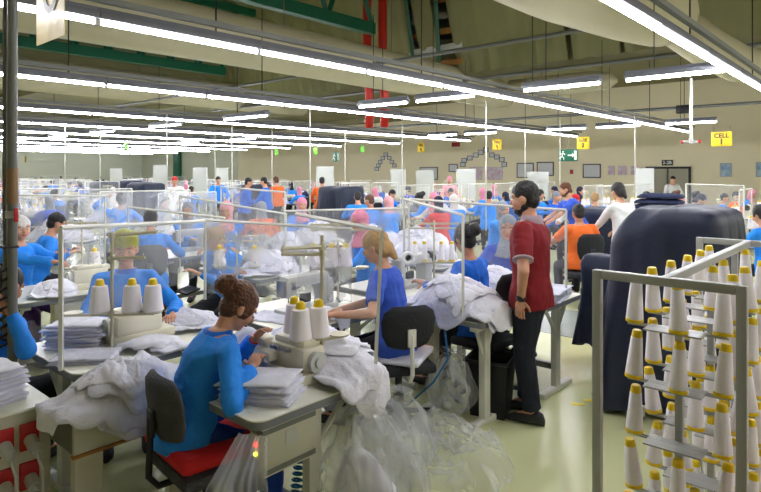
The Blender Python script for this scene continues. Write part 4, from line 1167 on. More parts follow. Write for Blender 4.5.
m = MB(); m.box((-2.74, 3.60, .56), (.10, .16, .20), bev=.005); b = m.build('control_box', M['box'], T6)
m = MB(); m.cyl((-2.69, 3.56, .60), (-2.682, 3.56, .60), .010, n=12); m.build('red_lamp', M['ledred'], b)
T7 = table('white table with garments on it behind the man in red', -3.25, -2.10, 4.39, 5.04, legs='x', under=False)
T8 = table('white sewing table of the worker with the white head wrap', -6.12, -5.32, 1.62, 2.78, legs='y', ctrl=(-5.42, 2.05, 'x'))
T9 = table('white sewing table behind the plastic at centre left', -5.85, -4.75, 3.55, 4.35, legs='x')
T10 = table('white sewing table heaped with cloth behind the plastic at centre', -4.9, -3.8, 5.25, 6.05, legs='x')
T11 = table('white sewing table before the worker with short dark hair at left', -7.6, -6.75, 3.7, 4.9, legs='y')
T12 = table('white sewing table in front of the pale pink headscarf', -6.85, -6.05, 4.35, 5.45, legs='y')

# tray for finished work hanging on the front of the second table
t = thing('garment_tray', 'white wooden garment tray with a heap of cloth at the lower left', 'tray', (-2.9, 1.12, 0))
m = MB(); m.box((-.01, .32, .60), (.02, .64, .17)); m.build('front_board', M['box'], t)
m = MB(); m.box((-.16, .005, .60), (.28, .012, .17)); m.build('side_board', M['steel'], t)
m = MB(); m.box((-.16, .635, .60), (.28, .012, .17)); m.build('side_board', M['steel'], t)
m = MB(); m.box((-.16, .32, .52), (.30, .64, .016)); m.build('bottom_board', M['box'], t)
m = MB(); m.box((-.005, .32, .506), (.03, .65, .014)); m.build('wood_edge', M['wood'], t)
for y in (.08, .56):
    m = MB(); m.box((-.05, y, .25), (.05, .13, .50)); l = m.build('leg', M['box'], t)
pile('on the white tray at lower left', (-3.04, 1.44, .66), .20, .34, .13, 11, 3, '', over=((1, 0, .155, .14), (0, -1, .36, .06)), size=(.38, .32), amp=.034)
# socket cabinet with red industrial plugs
t = thing('socket_cabinet', 'grey low socket cabinet with red plugs at the lower left corner', 'cabinet', (-3.2, .86, 0))
m = MB(); m.box((-.2, 0, .34), (.38, .54, .68), bev=.006); m.build('cabinet_body', M['box'], t)
m = MB(); m.box((-.2, 0, .685), (.42, .56, .012)); m.build('lid', M['top'], t)
for j, z in enumerate((.55, .36)):
    for i, y in enumerate((.05, .16, .25)):
        if i == 2: continue
        m = MB(); m.box((-.004, y + .01, z), (.02, .085, .13), bev=.004); s = m.build('red_socket', M['plugred'], t)
        m = MB(); m.cyl((.01, y + .01, z - .01), (.075, y + .01, z - .035), .030, n=14); m.cyl((.075, y + .01, z - .035), (.10, y + .01, z - .05), .018, n=10); m.build('plug', M['machine2'], s)
        m = MB(); m.tube([(.10, y + .01, z - .05), (.14, y + .02, z - .12), (.12, y + .03, z - .25), (.05, y + .04, .03)], .008, 6); m.build('cable', M['machine2'], s)
garment_stack('on the socket cabinet at the left edge', (-3.42, .93, .692), 6, .26, .22, .2, 41, 'folded garments on the socket cabinet')

# ---------------------------------------------------------------- machines, stands and cones
FC = fat_cone_proto(); CN = cone_proto(); used = set()
def cone_at(proto, loc, label, group=None, tilt=None):
    if proto.name not in used:
        used.add(proto.name); o = proto; o.location = loc; o['label'] = label
        if group: o['group'] = group
    else: o = dup(proto, loc, 0, label, group)
    if tilt: o.rotation_euler = tilt
    return o
overlock('cream overlock machine in front of the worker with the brown bun', (-2.40, 1.985, .781), 0)
overlock('cream overlock machine in front of the olive green headscarf', (-3.66, 1.80, .781), -PI / 2)
lockstitch('cream sewing machine in front of the tan head covering', (-3.42, 3.02, .781), PI / 2, m=M['machine2'])
lockstitch('cream sewing machine in front of the black hair bun', (-3.45, 4.36, .781), PI / 2, m=M['machine2'])
overlock('small sewing machine between the plastic and the worker with white wrap', (-5.62, 2.32, .781), -PI / 2)
overlock('sewing machine on the table behind the plastic at centre left', (-5.3, 3.95, .781), 0, m=M['machine2'])
lockstitch('grey sewing machine before the short dark hair at left', (-7.2, 4.3, .781), PI / 2, m=M['machine2'])
overlock('sewing machine in front of the pale pink headscarf', (-6.45, 4.85, .781), PI / 2, m=M['machine2'])

def stand_with_cones(label, loc, ang, hh, tz, arm, names, fat=True, offs=None, **kw):
    s = stand(label, loc, ang, hh=hh, tray_z=tz, arm=arm, **kw)
    c, sn = math.cos(ang), math.sin(ang); offs = offs or (-arm, arm)
    for o, nm in zip(offs, names):
        x, y = (o, 0) if not isinstance(o, tuple) else o
        if x not in (-arm, arm) or y:
            mb = MB(); mb.box((x, y / 2, tz), (.02, abs(y) + .02, .012)); mb.lathe([(.050, 0), (.054, .004), (.054, .010), (.0, .010)], (x, y, tz + .0065), 16); mb.build('cone_seat', M['pole'], s)
        cone_at(FC if fat else CN, (loc[0] + c * x - sn * y, loc[1] + sn * x + c * y, loc[2] + tz + .0185), nm)
    return s
def axis(dx, dd):
    d = W(dx, dd); return math.atan2(d.y, d.x)
p = P(322, 376, .78)
stand_with_cones('cream thread stand on the nearest table with two guide arms', (p.x, p.y, .781), axis(-.85, -.5), .73, .19, .10, ['wrapped white thread cone nearest the pole on the stand of the nearest table', 'wrapped white thread cone at the outer end of the tray on the nearest table', 'tall white thread cone standing behind the other two on the nearest table'], offs=(.02, .12, (.10, -.13)), one_side=.24, gaps=(.06, .10))
p = P(112, 352, .78)
stand_with_cones('steel thread stand in front of the olive green headscarf', (p.x, p.y, .781), axis(1, .08), .70, .22, .22, ['white thread cone left of the pole before the olive green headscarf', 'white thread cone just right of the pole before the olive green headscarf', 'white thread cone at the right tray end before the olive green headscarf'], offs=(-.07, .115, .235), one_side=.24, gaps=(.015, .15))
p = P(338, 302, .78)
stand_with_cones('thread stand with three slim cones left of the tan head covering', (p.x, p.y, .781), axis(1, .1), .66, .27, .2, ['slim white cone left of the pole, beside the tan head covering', 'slim white cone right of the pole, beside the tan head covering', 'slim white cone at the tray end, beside the tan head covering'], offs=(-.2, .0, .08) if False else (-.2, -.05, .06))
p = P(434, 284, .78)
stand_with_cones('thread stand with white cones left of the black hair bun', (p.x, p.y, .781), axis(1, 0), .60, .20, .21, ['white cone leftmost on the stand by the black hair bun', 'white cone second from left on the stand by the black hair bun', 'white cone third from left on the stand by the black hair bun', 'white cone rightmost on the stand by the black hair bun'], fat=False, offs=(-.18, -.09, .07, .17))
p = P(82, 282, .78)
stand_with_cones('thread stand with one big cone on the table of the white wrap', (p.x, p.y, .781), axis(1, 0), .6, .12, .12, ['big wrapped cone with yellow tip behind the white plastic frame at left'], offs=(.0,) if False else (.12,))
p = P(237, 288, .78)
stand_with_cones('thread stand behind the brown hair bun inside the plastic', (p.x, p.y, .781), axis(1, 0), .5, .18, .16, ['white cone left of the pole behind the brown hair bun', 'white cone right of the pole behind the brown hair bun'], fat=True)

# ---------------------------------------------------------------- cloth on the near tables
garment_stack('before the brown-haired worker', (-2.28, 1.74, .781), 4, .34, .27, .5, 11, 'folded garments before the brown-haired worker', .020)
pile('spilling over the end of the nearest table', (-2.50, 2.24, .781), .52, .30, .13, 9, 8, '', over=((0, 1, .085, .34), (1, 0, .47, .2)), size=(.5, .4))
pile('behind the machine of the brown-haired worker', (-2.88, 2.08, .781), .12, .10, .12, 2, 5, '', size=(.26, .22))
garment_stack('beside the olive green headscarf', (-3.80, 1.50, .781), 5, .34, .26, .8, 23, 'folded garments beside the olive green headscarf', .022)
garment_stack('on the table corner below the olive green headscarf', (-3.46, 1.42, .781), 2, .34, .24, .9, 31, 'flat garments on the table corner', .016)
pile('below the cones of the olive green headscarf', (-3.40, 1.76, .781), .12, .18, .03, 3, 2, '', size=(.28, .22), amp=.02)
pile('right of the machine before the olive green headscarf', (-3.72, 2.22, .781), .22, .15, .06, 4, 6, '', size=(.34, .28))
folded('flat pale cloth lying on the white table behind the brown hair bun', (-3.42, 2.72, .781), .42, .30, .014, 4.0, M['cloth2'], .3)
pile('at the hands of the tan head covering', (-3.14, 2.95, .781), .09, .16, .04, 3, 9, '', size=(.28, .2), over=((1, 0, .13, .1),))
pile('on the side table by the man in red', (-2.53, 3.76, .781), .40, .24, .19, 12, 12, '', over=((0, -1, .19, .16), (1, 0, .325, .14)), size=(.42, .34), amp=.034)
pile('beside the black hair bun', (-3.2, 4.75, .781), .16, .22, .12, 4, 14, '', size=(.34, .28))
pile('left on the table behind the man in red', (-2.80, 4.72, .781), .28, .26, .14, 8, 15, '', over=((0, -1, .31, .1),), size=(.4, .32), amp=.032)
garment_stack('on the table behind the man in red', (-2.28, 4.72, .781), 3, .30, .5, .1, 52, 'flat garments on the table behind the man in red', .018)
pile('held at the machine by the white wrap', (-5.55, 1.98, .781), .2, .2, .08, 4, 17, '', size=(.32, .26))
garment_stack('by the white wrap', (-5.52, 2.62, .781), 3, .34, .24, .1, 57, 'folded garments by the white wrap', .02)
pile('behind the plastic at centre left', (-5.0, 3.9, .781), .24, .34, .2, 6, 19, '', size=(.4, .34))
pile('in the high mound behind the plastic at centre', (-4.35, 5.65, .781), .50, .38, .34, 10, 21, '', size=(.5, .42), amp=.035)
pile('beside the pale pink headscarf', (-6.35, 5.2, .781), .3, .22, .2, 6, 23, '', size=(.36, .3))
pile('on the table of the short dark hair', (-7.1, 4.72, .781), .3, .16, .14, 5, 25, '', size=(.34, .28))
# wide mounds of finished work under film on long tables in the middle distance
for i, (px, D, w_, h_, desc) in enumerate(((378, 8.3, .45, .34, 'under the pale pink headscarf at centre'), (312, 9.0, .5, .32, 'left of the bright blue back at upper centre'), (205, 9.6, .8, .30, 'behind the grey headscarf at left'), (60, 9.4, .6, .26, 'behind the divider at far left'))):
    p = G(px, D, 0); tt = table('long table with a garment mound ' + desc, -w_, w_, -.4, .4, (p.x, p.y, 0), math.radians(41.5), None, under=False, simple=True)
    o = heap('wide pale mound of garments ' + desc, (p.x, p.y, .781), w_ * .9, .34, h_, 70 + i * 2.3, M['cloth'], math.radians(41.5), fold=.06)
# ---------------------------------------------------------------- chairs
chair('charcoal office chair under the brown-haired worker', W(-.83, 2.85), heading(.74, .67), M['charcoal'], M['darkmetal'], seat=.50, bk=.78)
m = MB(); m.box((0, .02, .541), (.47, .44, .075), bev=.035); o = m.build('seat_cushion', M['redcushion'], None, True, W(-.86, 2.86)); o.rotation_euler = (0, 0, heading(.74, .67)); tag(o, 'red cushion on the charcoal chair of the brown-haired worker', 'cushion')
chair('black office chair with pale bar, behind the worker in the indigo short-sleeved shirt', W(.13, 4.26), heading(-.30, .95), M['chairblack'], M['legwhite'], seat=.50, bk=.8)
m = MB(); m.box((0, .01, .525), (.44, .40, .04), bev=.018); o = m.build('seat_cushion', M['cloth'], None, True, W(.15, 4.28)); o.rotation_euler = (0, 0, heading(-.9, .32)); tag(o, 'pale cushion on the black chair left of the side table', 'cushion')
chair('black office chair under the worker with black hair bun', W(.86, 4.87), heading(-.72, .62), M['chairblack'], M['darkmetal'], seat=.50)
chair('charcoal chair under the worker with the white wrap', W(-3.68, 5.87), heading(.94, -.32), M['charcoal'], M['darkmetal'], seat=.48)
chair('grey chair with a tall back behind the short dark hair at left', W(-2.70, 6.94), heading(-.35, .95), M['charcoal'], M['steel'], seat=.48)
chair('black chair under the man in orange shirt', W(2.79, 8.14), heading(-.15, 1), M['chairblack'], M['darkmetal'], seat=.48)
chair('dark chair under the indigo smock and grey headscarf', W(1.27, 6.0), heading(-.1, -1), M['chairblack'], M['darkmetal'], seat=.48)
chair('dark chair under the olive green headscarf', W(-1.89, 4.38), heading(.42, -.9), M['chairblack'], M['darkmetal'], seat=.48)

# ---------------------------------------------------------------- plastic dividers near the camera
def scr(label, a, b, za, zb_, **k):
    A = G(a[0], a[1]); B = G(b[0], b[1]); return screen(label, (A.x, A.y), (B.x, B.y), za, zb_, **k)
def zat(py, D): return HC - (py - HY) * D / F
scr('plastic divider with a leaning right post beside the tan head covering', (296, 3.75), (375, 3.05), zat(214, 3.75), zat(229, 3.05), posts=(0, 1), film_drop=1.05, lean=.06, seed=3, zb=.785, film='plastic')
scr('small plastic divider with a white frame in front of the black hair bun', (404, 4.95), (463, 4.2), zat(199, 4.95), zat(215, 4.2), zb=.785, posts=(1, 1), film_drop=.9, seed=4)
scr('wide plastic divider whose rail passes behind the man in red', (409, 6.3), (566, 5.05), zat(199, 6.3), zat(210, 5.05), zb=.785, posts=(1, 1), film_drop=.85, seed=5)
scr('plastic divider with a thick white frame before the olive green headscarf', (61, 3.15), (205, 4.9), zat(228, 3.15), zat(221, 4.9), zb=.785, posts=(1, 1), film_drop=1.0, seed=6, tube=.014, film='plastic')
scr('milky plastic divider from the brown hair bun towards the centre', (205, 4.9), (352, 4.55), zat(220, 4.9), zat(229, 4.55), zb=.785, posts=(0, 0), film_drop=.84, seed=7, film='plasticmilky', amp=.04)
scr('plastic divider with a white frame behind the white head wrap', (-40, 6.6), (105, 7.6), zat(194, 6.6), zat(196, 7.6), zb=.5, posts=(0, 1), film_drop=.6, seed=8, film='plasticmilky')
scr('milky plastic divider behind the worker with raised arm', (100, 9.0), (190, 10.5), zat(192, 9), zat(190, 10.5), zb=.5, posts=(1, 1), film_drop=.6, seed=9, film='plasticmilky')
scr('tall plastic divider with white posts in front of the orange shirt', (221, 8.3), (285, 7.1), zat(187, 8.3), zat(192, 7.1), zb=.5, posts=(1, 1), film_drop=.6, seed=10, film='plasticmilky')
scr('plastic divider whose rail slopes down to the brown hair bun', (128, 6.1), (225, 5.6), zat(207, 6.1), zat(218, 5.6), zb=.785, posts=(1, 0), film_drop=.84, seed=11, film='plastic', amp=.04)
scr('milky plastic divider across the centre below the dark heads', (285, 6.9), (408, 6.4), zat(211, 6.9), zat(208, 6.4), zb=.6, posts=(1, 0), film_drop=.7, seed=12, film='plasticmilky', amp=.05)
scr('plastic divider before the pale pink headscarf', (180, 7.3), (286, 6.6), zat(196, 7.3), zat(214, 6.6), zb=.6, posts=(1, 1), film_drop=.7, seed=13, film='plastic', amp=.05)
scr('plastic divider with a rail over the cream machine at far left', (-30, 4.9), (60, 5.2), zat(232, 4.9), zat(226, 5.2), zb=.785, posts=(0, 1), film_drop=1.1, seed=14, film='plastic') if False else None
scr('clear plastic divider at the right behind the navy cover', (686, 9.0), (744, 8.2), zat(184, 9.0), zat(186, 8.2), zb=.5, posts=(1, 1), film_drop=.6, seed=15)
# rolls of tape on the dividers
m = MB(); m.lathe([(.052, -.02), (.052, .02), (.026, .02), (.026, -.02), (.052, -.02)], n=22)
o = m.build('tape_roll', M['signwhite'], None, True, G(408, 4.78, zat(258, 4.78))); o.rotation_euler = (PI / 2, 0, heading(0, 1) + .2); tag(o, 'white roll of tape hanging on the divider left of the black hair bun', 'tape roll')

# ---------------------------------------------------------------- plastic on the floor and laps
def crumple(label, name, cat, loc, rx, ry, h, seed, m, rz=0.0, kind=None):
    # one loose film thrown into a low crumpled mound with long sharp folds
    n = 70; vs = []; fs = []
    for j in range(n + 1):
        for i in range(n + 1):
            u, v = i / n * 2 - 1, j / n * 2 - 1
            k = 1 + .22 * noise.noise(V((u * 1.5, v * 1.5, seed)))
            x, y = u * rx * k * (1 - .25 * v * v), v * ry * k * (1 - .25 * u * u)
            e = max(0, 1 - max(abs(u), abs(v)) ** 3)
            z = h * e * (.55 + .6 * noise.noise(V((x * 2.6, y * 2.6, seed * 2)))) + .07 * e * crease(x * .7, y * .7, seed, .6) + .045 * e * crease(x * 1.3, y * 1.3, seed + 5, 2.0) + .02
            vs.append((x * math.cos(rz) - y * math.sin(rz), x * math.sin(rz) + y * math.cos(rz), max(.002, z)))
    for j in range(n):
        for i in range(n):
            q = j * (n + 1) + i; fs.append((q, q + 1, q + n + 2, q + n + 1))
    mb = MB(); mb.add(vs, fs); return tag(mb.build(name, m, None, True, loc), label, cat)
bag('clear plastic bag filled with white cutwork under the end of the nearest table', tuple(G(372, 2.95, .002)), .29, .72, 31, M['bag'], .72, 'white cutwork inside the clear bag under the nearest table', lean=tuple(W(-.06, 0))[:2])
crumple('large loose sheet of clear plastic crumpled on the floor by the chair base', 'plastic_sheet', 'plastic sheet', G(440, 3.72, .004), .46, .34, .34, 35, M['bag'], rz=.3)
bag('round clear plastic bag under the small side table', tuple(G(452, 4.45, .002)), .20, .5, 37, M['bag'])
bag('clear plastic bag behind the end of the nearest table, under the heap', tuple(G(397, 3.62, .002)), .26, .5, 39, M['bag'])
# sheet hanging from the table edge over the lap of the first worker
vs = []; fs = []; nu, nv = 30, 26
for j in range(nv + 1):
    for i in range(nu + 1):
        u, v = i / nu, j / nv
        top = G(238 + 30 * u, 2.50 + .02 * u, .735 - .02 * u); mid = G(205 + 62 * u, 2.30 + .12 * u, .60); bot = G(198 + 82 * u, 2.32 + .06 * math.sin(u * 9), .02)
        p = top.lerp(mid, min(1, v / .3)) if v < .3 else mid.lerp(bot, (v - .3) / .7)
        nn = W(.2, -1) * (.035 * noise.noise(V((u * 6, v * 1.2, 2))) + .02 * noise.noise(V((u * 14, v * 2.5, 7))))
        p = p + nn; vs.append(tuple(p))
for j in range(nv):
    for i in range(nu):
        a = j * (nu + 1) + i; fs.append((a, a + 1, a + nu + 2, a + nu + 1))
m = MB(); m.add(vs, fs); tag(m.build('plastic_sheet', M['plasticmilky'], None, True), 'clear plastic sheet hanging from the nearest table over the lap of the brown-haired worker', 'plastic sheet')
vs = []; fs = []
for j in range(15):
    for i in range(21):
        u, v = i / 20, j / 14
        p = G(28 + 30 * u, 4.3 - .25 * u, .76).lerp(G(20 + 35 * u, 4.15 - .25 * u, .25), v) + W(.2, -1) * (.06 * noise.noise(V((u * 4, v * 1.5, 9)))); vs.append(tuple(p))
for j in range(14):
    for i in range(20):
        a = j * 21 + i; fs.append((a, a + 1, a + 22, a + 21))
m = MB(); m.add(vs, fs); tag(m.build('plastic_sheet', M['bag'], None, True), 'clear plastic sheet hanging at the left corner of the green-scarfed worker table', 'plastic sheet')

# ---------------------------------------------------------------- hoses, posts, bin
def helix(p, q, r, turns, n=10):
    p, q = V(p), V(q); d = (q - p); t = d.normalized(); a = t.orthogonal().normalized(); b = t.cross(a)
    return [p + d * (i / (turns * n)) + (a * math.cos(2 * PI * i / n) + b * math.sin(2 * PI * i / n)) * r for i in range(turns * n + 1)]
m = MB(); m.tube([(-2.2, 2.0, .72), (-2.2, 1.95, .62)] + helix((-2.2, 1.93, .60), (-2.22, 1.86, .08), .030, 18), .006, 6); tag(m.build('coiled_hose', M['hoseblue'], None, True), 'blue coiled air hose hanging under the nearest table', 'hose')
m = MB(); m.tube([(-2.50, 3.53, .70), (-2.45, 3.5, .5), (-2.55, 3.46, .32), (-2.75, 3.42, .12), (-2.86, 3.40, .06)], .008, 6); tag(m.build('air_hose', M['hoseblue'], None, True), 'thin blue hose falling from the garment side table', 'hose')
p0, p1, p2, p3 = G(100, 4.75, .66), G(92, 4.7, .42), G(115, 4.65, .33), G(150, 4.6, .36)
m = MB(); m.tube([G(93, 5.0, .74), G(90, 4.95, .62), G(96, 4.9, .5), G(106, 4.85, .43), G(122, 4.8, .42)], .022, 8); tag(m.build('teal_hose', M['hosegreen'], None, True), 'thick teal hose curving under the table of the white wrap', 'hose')
m = MB()
for k in range(4):
    m.tube([(-2.42 + .02 * k, 2.09, .80), (-2.40 + .03 * k, 2.15, .88 + .02 * k), (-2.30 + .02 * k, 2.16, .87), (-2.24, 2.12 + .015 * k, .80)], .0045, 6)
tag(m.build('cable_bundle', M['hoseblue'], None, True), 'tangle of blue thin hoses behind the nearest machine', 'cable')
t = thing('post', 'grey steel post with cables at the left edge, running up to the lamps', 'post', G(12.5, 3.35, 0))
m = MB(); m.cyl((0, 0, .0), (0, 0, 3.2), .026, n=12); m.build('pole', M['pipe'], t)
m = MB(); m.tube([(-.05, -.02, 3.0), (-.055, -.02, 2.1), (-.062, -.02, 1.7), (-.05, -.02, 1.45), (-.035, -.025, 1.3), (-.03, -.03, .9)], .014, 8); m.build('cable', M['pipe'], t)
m = MB(); m.tube(helix((-.03, -.035, 1.32), (-.02, -.04, .85), .022, 9), .008, 6); m.build('coiled_cable', M['darkmetal'], t)
m = MB(); m.cyl((0, 0, 1.66), (0, 0, 1.86), .031, n=12); m.build('coupling', M['brasspipe'], t)
m = MB(); m.cyl((0, 0, 1.58), (0, 0, 1.62), .038, n=12); m.build('collar_ring', M['rackgrey'], t)
m = MB(); m.box((-.015, -.02, 1.42), (.13, .075, .012)); m.build('cable_tie', M['black'], t)
m = MB(); m.box((.062, 0, 1.60), (.014, .02, .08), bev=.003); m.cyl((.02, 0, 1.60), (.06, 0, 1.60), .006); m.build('red_valve_handle', M['plugred'], t)
t = thing('waste_bin', 'black square bin on the floor left of the man in red', 'bin', G(491, 4.55, 0), .3)
m = MB(); m.loft([[(-.13, -.13, .0), (.13, -.13, 0), (.13, .13, 0), (-.13, .13, 0)], [(-.16, -.16, .42), (.16, -.16, .42), (.16, .16, .42), (-.16, .16, .42)], [(-.15, -.15, .42), (.15, -.15, .42), (.15, .15, .42), (-.15, .15, .42)], [(-.12, -.12, .02), (.12, -.12, .02), (.12, .12, .02), (-.12, .12, .02)]]); m.build('bin_body', M['bin'], t)
m = MB()
for a, b in (((-.165, -.165), (.165, -.165)), ((.165, -.165), (.165, .165)), ((.165, .165), (-.165, .165)), ((-.165, .165), (-.165, -.165))): m.cyl((a[0], a[1], .42), (b[0], b[1], .42), .012, n=6)
m.build('rim', M['black'], t)
for i, (px, py, sx) in enumerate(((594, 401, .16), (578, 404, .10))):
    p = P(px, py, .002); m = MB(); m.box((0, 0, 0), (sx, .05, .003), (0, 0, .5)); tag(m.build('floor_tape', M['tape'], None, loc=p), ('larger', 'smaller')[i] + ' yellow tape mark on the floor beside the navy cover', 'floor marking')

# ---------------------------------------------------------------- cone rack at the right
RX0, RX1, RY0, RY1, RZ = -.88, -.40, 2.25, 3.76, 1.45
t = thing('cone_rack', 'grey steel rolling rack filled with white thread cones at the right', 'rack', (0, 0, 0))
def bar(nm, a, b, w=.032):
    m = MB(); a, b = V(a), V(b)
    s = [max(abs(b[i] - a[i]), 0) + w for i in range(3)]
    m.box((a + b) / 2, s, bev=.003); return m.build(nm, M['rackgrey'], t)
for y in (RY0, RY1):
    for x in (RX0, RX1): bar('post', (x, y, .10), (x, y, RZ))
    bar('end_rail', (RX0 + .033, y, RZ), (RX1 - .033, y, RZ)); bar('end_rail', (RX0 + .033, y, .12), (RX1 - .033, y, .12))
XM = (RX0 + RX1) / 2
bar('top_rail', (XM, RY0 + .034, RZ), (XM, RY1 - .034, RZ)); bar('bottom_rail', (XM, RY0 + .034, .12), (XM, RY1 - .034, .12))
YS = [RY0 + .13 + .245 * i for i in range(6)]
TZ = [.16, .39, .605, .82, 1.035, 1.25]
for y in YS[::2]: bar('upright', (XM, y + .06, .137), (XM, y + .06, RZ - .018), .028)
for x in (RX0, RX1):
    for y in (RY0, RY1):
        m = MB(); m.cyl((x - .012, y, .04), (x + .012, y, .04), .04, n=14); m.cyl((x, y, .05), (x, y, .10), .012); m.build('caster', M['black'], t)
names_y = ['nearest', 'second', 'third', 'fourth', 'fifth', 'farthest']
names_z = ['lowest', 'second lowest', 'third lowest', 'third highest', 'second highest', 'top']
rr = random.Random(5)
for k, z in enumerate(TZ):
    for i, y in enumerate(YS):
        m = MB(); m.box((XM, y, z - .004), (.20, .10, .006)); m.cyl((XM - .175, y + .01, z - .004), (XM + .175, y + .01, z - .004), .004, n=6); m.cyl((XM - .165, y + .03, z - .004), (XM + .165, y + .03, z - .004), .004, n=6); m.build('cone_shelf', M['rackgrey'], t)
        for s, nm in ((-1, 'left'), (0, 'middle'), (1, 'right')):
            if s == 0 and (i + k) % 3 == 0: continue
            tl = .10 * s + rr.uniform(-.03, .03)
            cone_at(CN, (XM + s * .155 + (0 if s else .02), y + (.02 if s else -.03) + rr.uniform(-.01, .01), z + .0005 + abs(tl) * .037), f'white yellow-tipped thread cone, {nm} on the {names_z[k]} shelf, {names_y[i]} row of the rack', 'thread cones on the grey rack', (rr.uniform(-.03, .03), tl, rr.uniform(0, 3)))

# ---------------------------------------------------------------- navy covered heap
def drape(label, name, x0, x1, y0, y1, ztop, zlow, seed, cat='cover', slope=0.0, rot=0.0, flare=.10, chamf=0.0):
    # cloth laid over a tall block: rounded shoulders, hanging folds, uneven hem
    cx, cy = (x0 + x1) / 2, (y0 + y1) / 2; hx, hy = (x1 - x0) / 2, (y1 - y0) / 2
    Sg, R, Hn = 140, 14, 26; vs = []; fs = []
    def edge(a):
        c, s = math.cos(a), math.sin(a); e = 9.0
        k = (abs(c / hx) ** e + abs(s / hy) ** e) ** (-1 / e); return V((c * k, s * k, 0))
    vs.append((cx, cy, ztop + .02))
    for j in range(1, R + 1):
        for i in range(Sg):
            p = edge(2 * PI * i / Sg) * (j / R)
            z = ztop + slope * p.y - .05 * (j / R) ** 9 - chamf * max(0, -p.normalized().x) * max(0, (j / R - .62) / .38) ** 1.2 + .03 * noise.noise(V((p.x * 3, p.y * 3, seed))) + .012 * folds((p.x * .6, p.y * .6, 0), seed)
            vs.append((cx + p.x, cy + p.y, z))
    for j in range(1, Hn + 1):
        v = j / Hn
        for i in range(Sg):
            a = 2 * PI * i / Sg; p = edge(a); n = p.normalized()
            zt = ztop + slope * p.y - .05 - chamf * max(0, -n.x)
            hem = zlow + .03 * math.sin(a * 5 + seed)
            f = (.10 * (.6 - abs(noise.noise(V((p.x * 3.6, p.y * 3.6, seed + v * .35)))) * 2.4) + .055 * (.5 - abs(noise.noise(V((p.x * 8, p.y * 8, seed + v * .6)))) * 2.2)) * min(1, v * 1.8)
            q = p + n * (flare * v ** .8 * (.35 + .9 * abs(noise.noise(V((a * 1.3, seed, 0))))) + f + .015)
            vs.append((cx + q.x, cy + q.y, zt + (hem - zt) * v))
    for i in range(Sg): fs.append((0, 1 + i, 1 + (i + 1) % Sg))
    for j in range(R + Hn - 1):
        for i in range(Sg):
            a = 1 + j * Sg; fs.append((a + i, a + Sg + i, a + Sg + (i + 1) % Sg, a + (i + 1) % Sg))
    m = MB(); m.add(vs, fs); o = m.build(name, M['navy'], None, True); return tag(o, label, cat)
drape('tall navy cloth cover draped over a loaded trolley at the right', 'navy_cover', -1.74, -.98, 4.66, 5.62, 1.56, .06, 3.0, flare=.14, chamf=.30, slope=-.0)
drape('lower navy cloth cover beside the tall one, by the orange shirt', 'navy_cover', -2.26, -1.94, 5.35, 5.8, 1.06, .22, 6.0, flare=.04)
# two casters peeping out below the big cover
for i, (px, D) in enumerate(((597, 4.62), (640, 4.35))):
    p = G(px, D, 0)
    t = thing('loose_caster_wheel', ('left', 'right')[i] + ' black trolley caster peeping out under the tall navy cover', 'caster', p)
    m = MB(); m.cyl((-.016, 0, .05), (.016, 0, .05), .05, n=16); m.build('wheel', M['black'], t)
    m = MB(); m.box((0, 0, .115), (.07, .07, .012)); m.box((-.024, 0, .085), (.006, .05, .07)); m.box((.024, 0, .085), (.006, .05, .07)); m.build('fork', M['machine2'], t)
# dark folded goods on a trolley behind the cover
t = thing('trolley', 'grey trolley carrying navy folded goods behind the tall navy cover', 'trolley', G(657, 9.4, 0), .2)
m = MB(); m.box((0, 0, 1.16), (.85, .55, .03)); m.build('deck', M['rackgrey'], t)
for x in (-.38, .38):
    for y in (-.24, .24):
        m = MB(); m.box((x, y, .58), (.035, .035, 1.16)); m.build('leg', M['rackgrey'], t)
p = G(657, 9.4, 1.177)
for k in range(4):
    folded(f'navy folded garment, {("bottom", "second", "third", "topmost")[k]} in the pile on the trolley behind the cover', (p.x + .02 * k, p.y, 1.178 + .085 * k), .80 - .05 * k, .50, .062, 60 + k, M['navyfold'], .2, 'navy folded goods on the trolley')
# navy clothed worker cut off at the right edge
near_person('worker in navy clothing cut off by the right edge beside the cone rack', W(1.315, 1.50), heading(.25, .97), [W(1.10, 1.54, .80), W(1.52, 1.50, .8)], M['navyfold'], M['redcushion'], head='short', hairm=M['hairblack'], seated=False, lean=.05, pitch=.2, vox=.012, feet=[(-.1, -.02, 0), (.1, .04, 0)])
# ---------------------------------------------------------------- people farther off: a few built figures, copied with their parts
def far_proto(kind, var):
    hm = {'scarf': M['pinkscarf'], 'bun': M['hairblack'], 'short': M['hairblack'], 'wrap': M['lightscarf']}[kind]
    lean = (.12, .3)[var]
    o = person('proto', (0, 0, 0), 0, [(-.18, .42, .88 + .04 * var), (.16, .46, .87)], M['blue'], M['darktrousers'], head=kind, hairm=hm, seat=.54, lean=lean, pitch=.2 + .3 * var, vox=.021, female=kind != 'short')
    return freeze(o)
FP = {(k, v): far_proto(k, v) for k in ('scarf', 'bun', 'short', 'wrap') for v in (0, 1)}
SP = freeze(person('proto', (0, 0, 0), 0, [(-.22, .30, .98), (.2, .32, 1.0)], M['blue'], M['darktrousers'], head='short', hairm=M['hairblack'], seated=False, lean=.08, pitch=.25, vox=.021, female=False, feet=[(-.1, 0, 0), (.1, .05, 0)]))
PROTO_USED = set()
def recolor(root, shirt, hair):
    for c in root.children:
        n = c.name.split('.')[0]
        m = shirt if n == 'shirt' else hair if n in ('hair', 'headscarf') else None
        if m is not None:
            c.material_slots[0].link = 'OBJECT'; c.material_slots[0].material = m
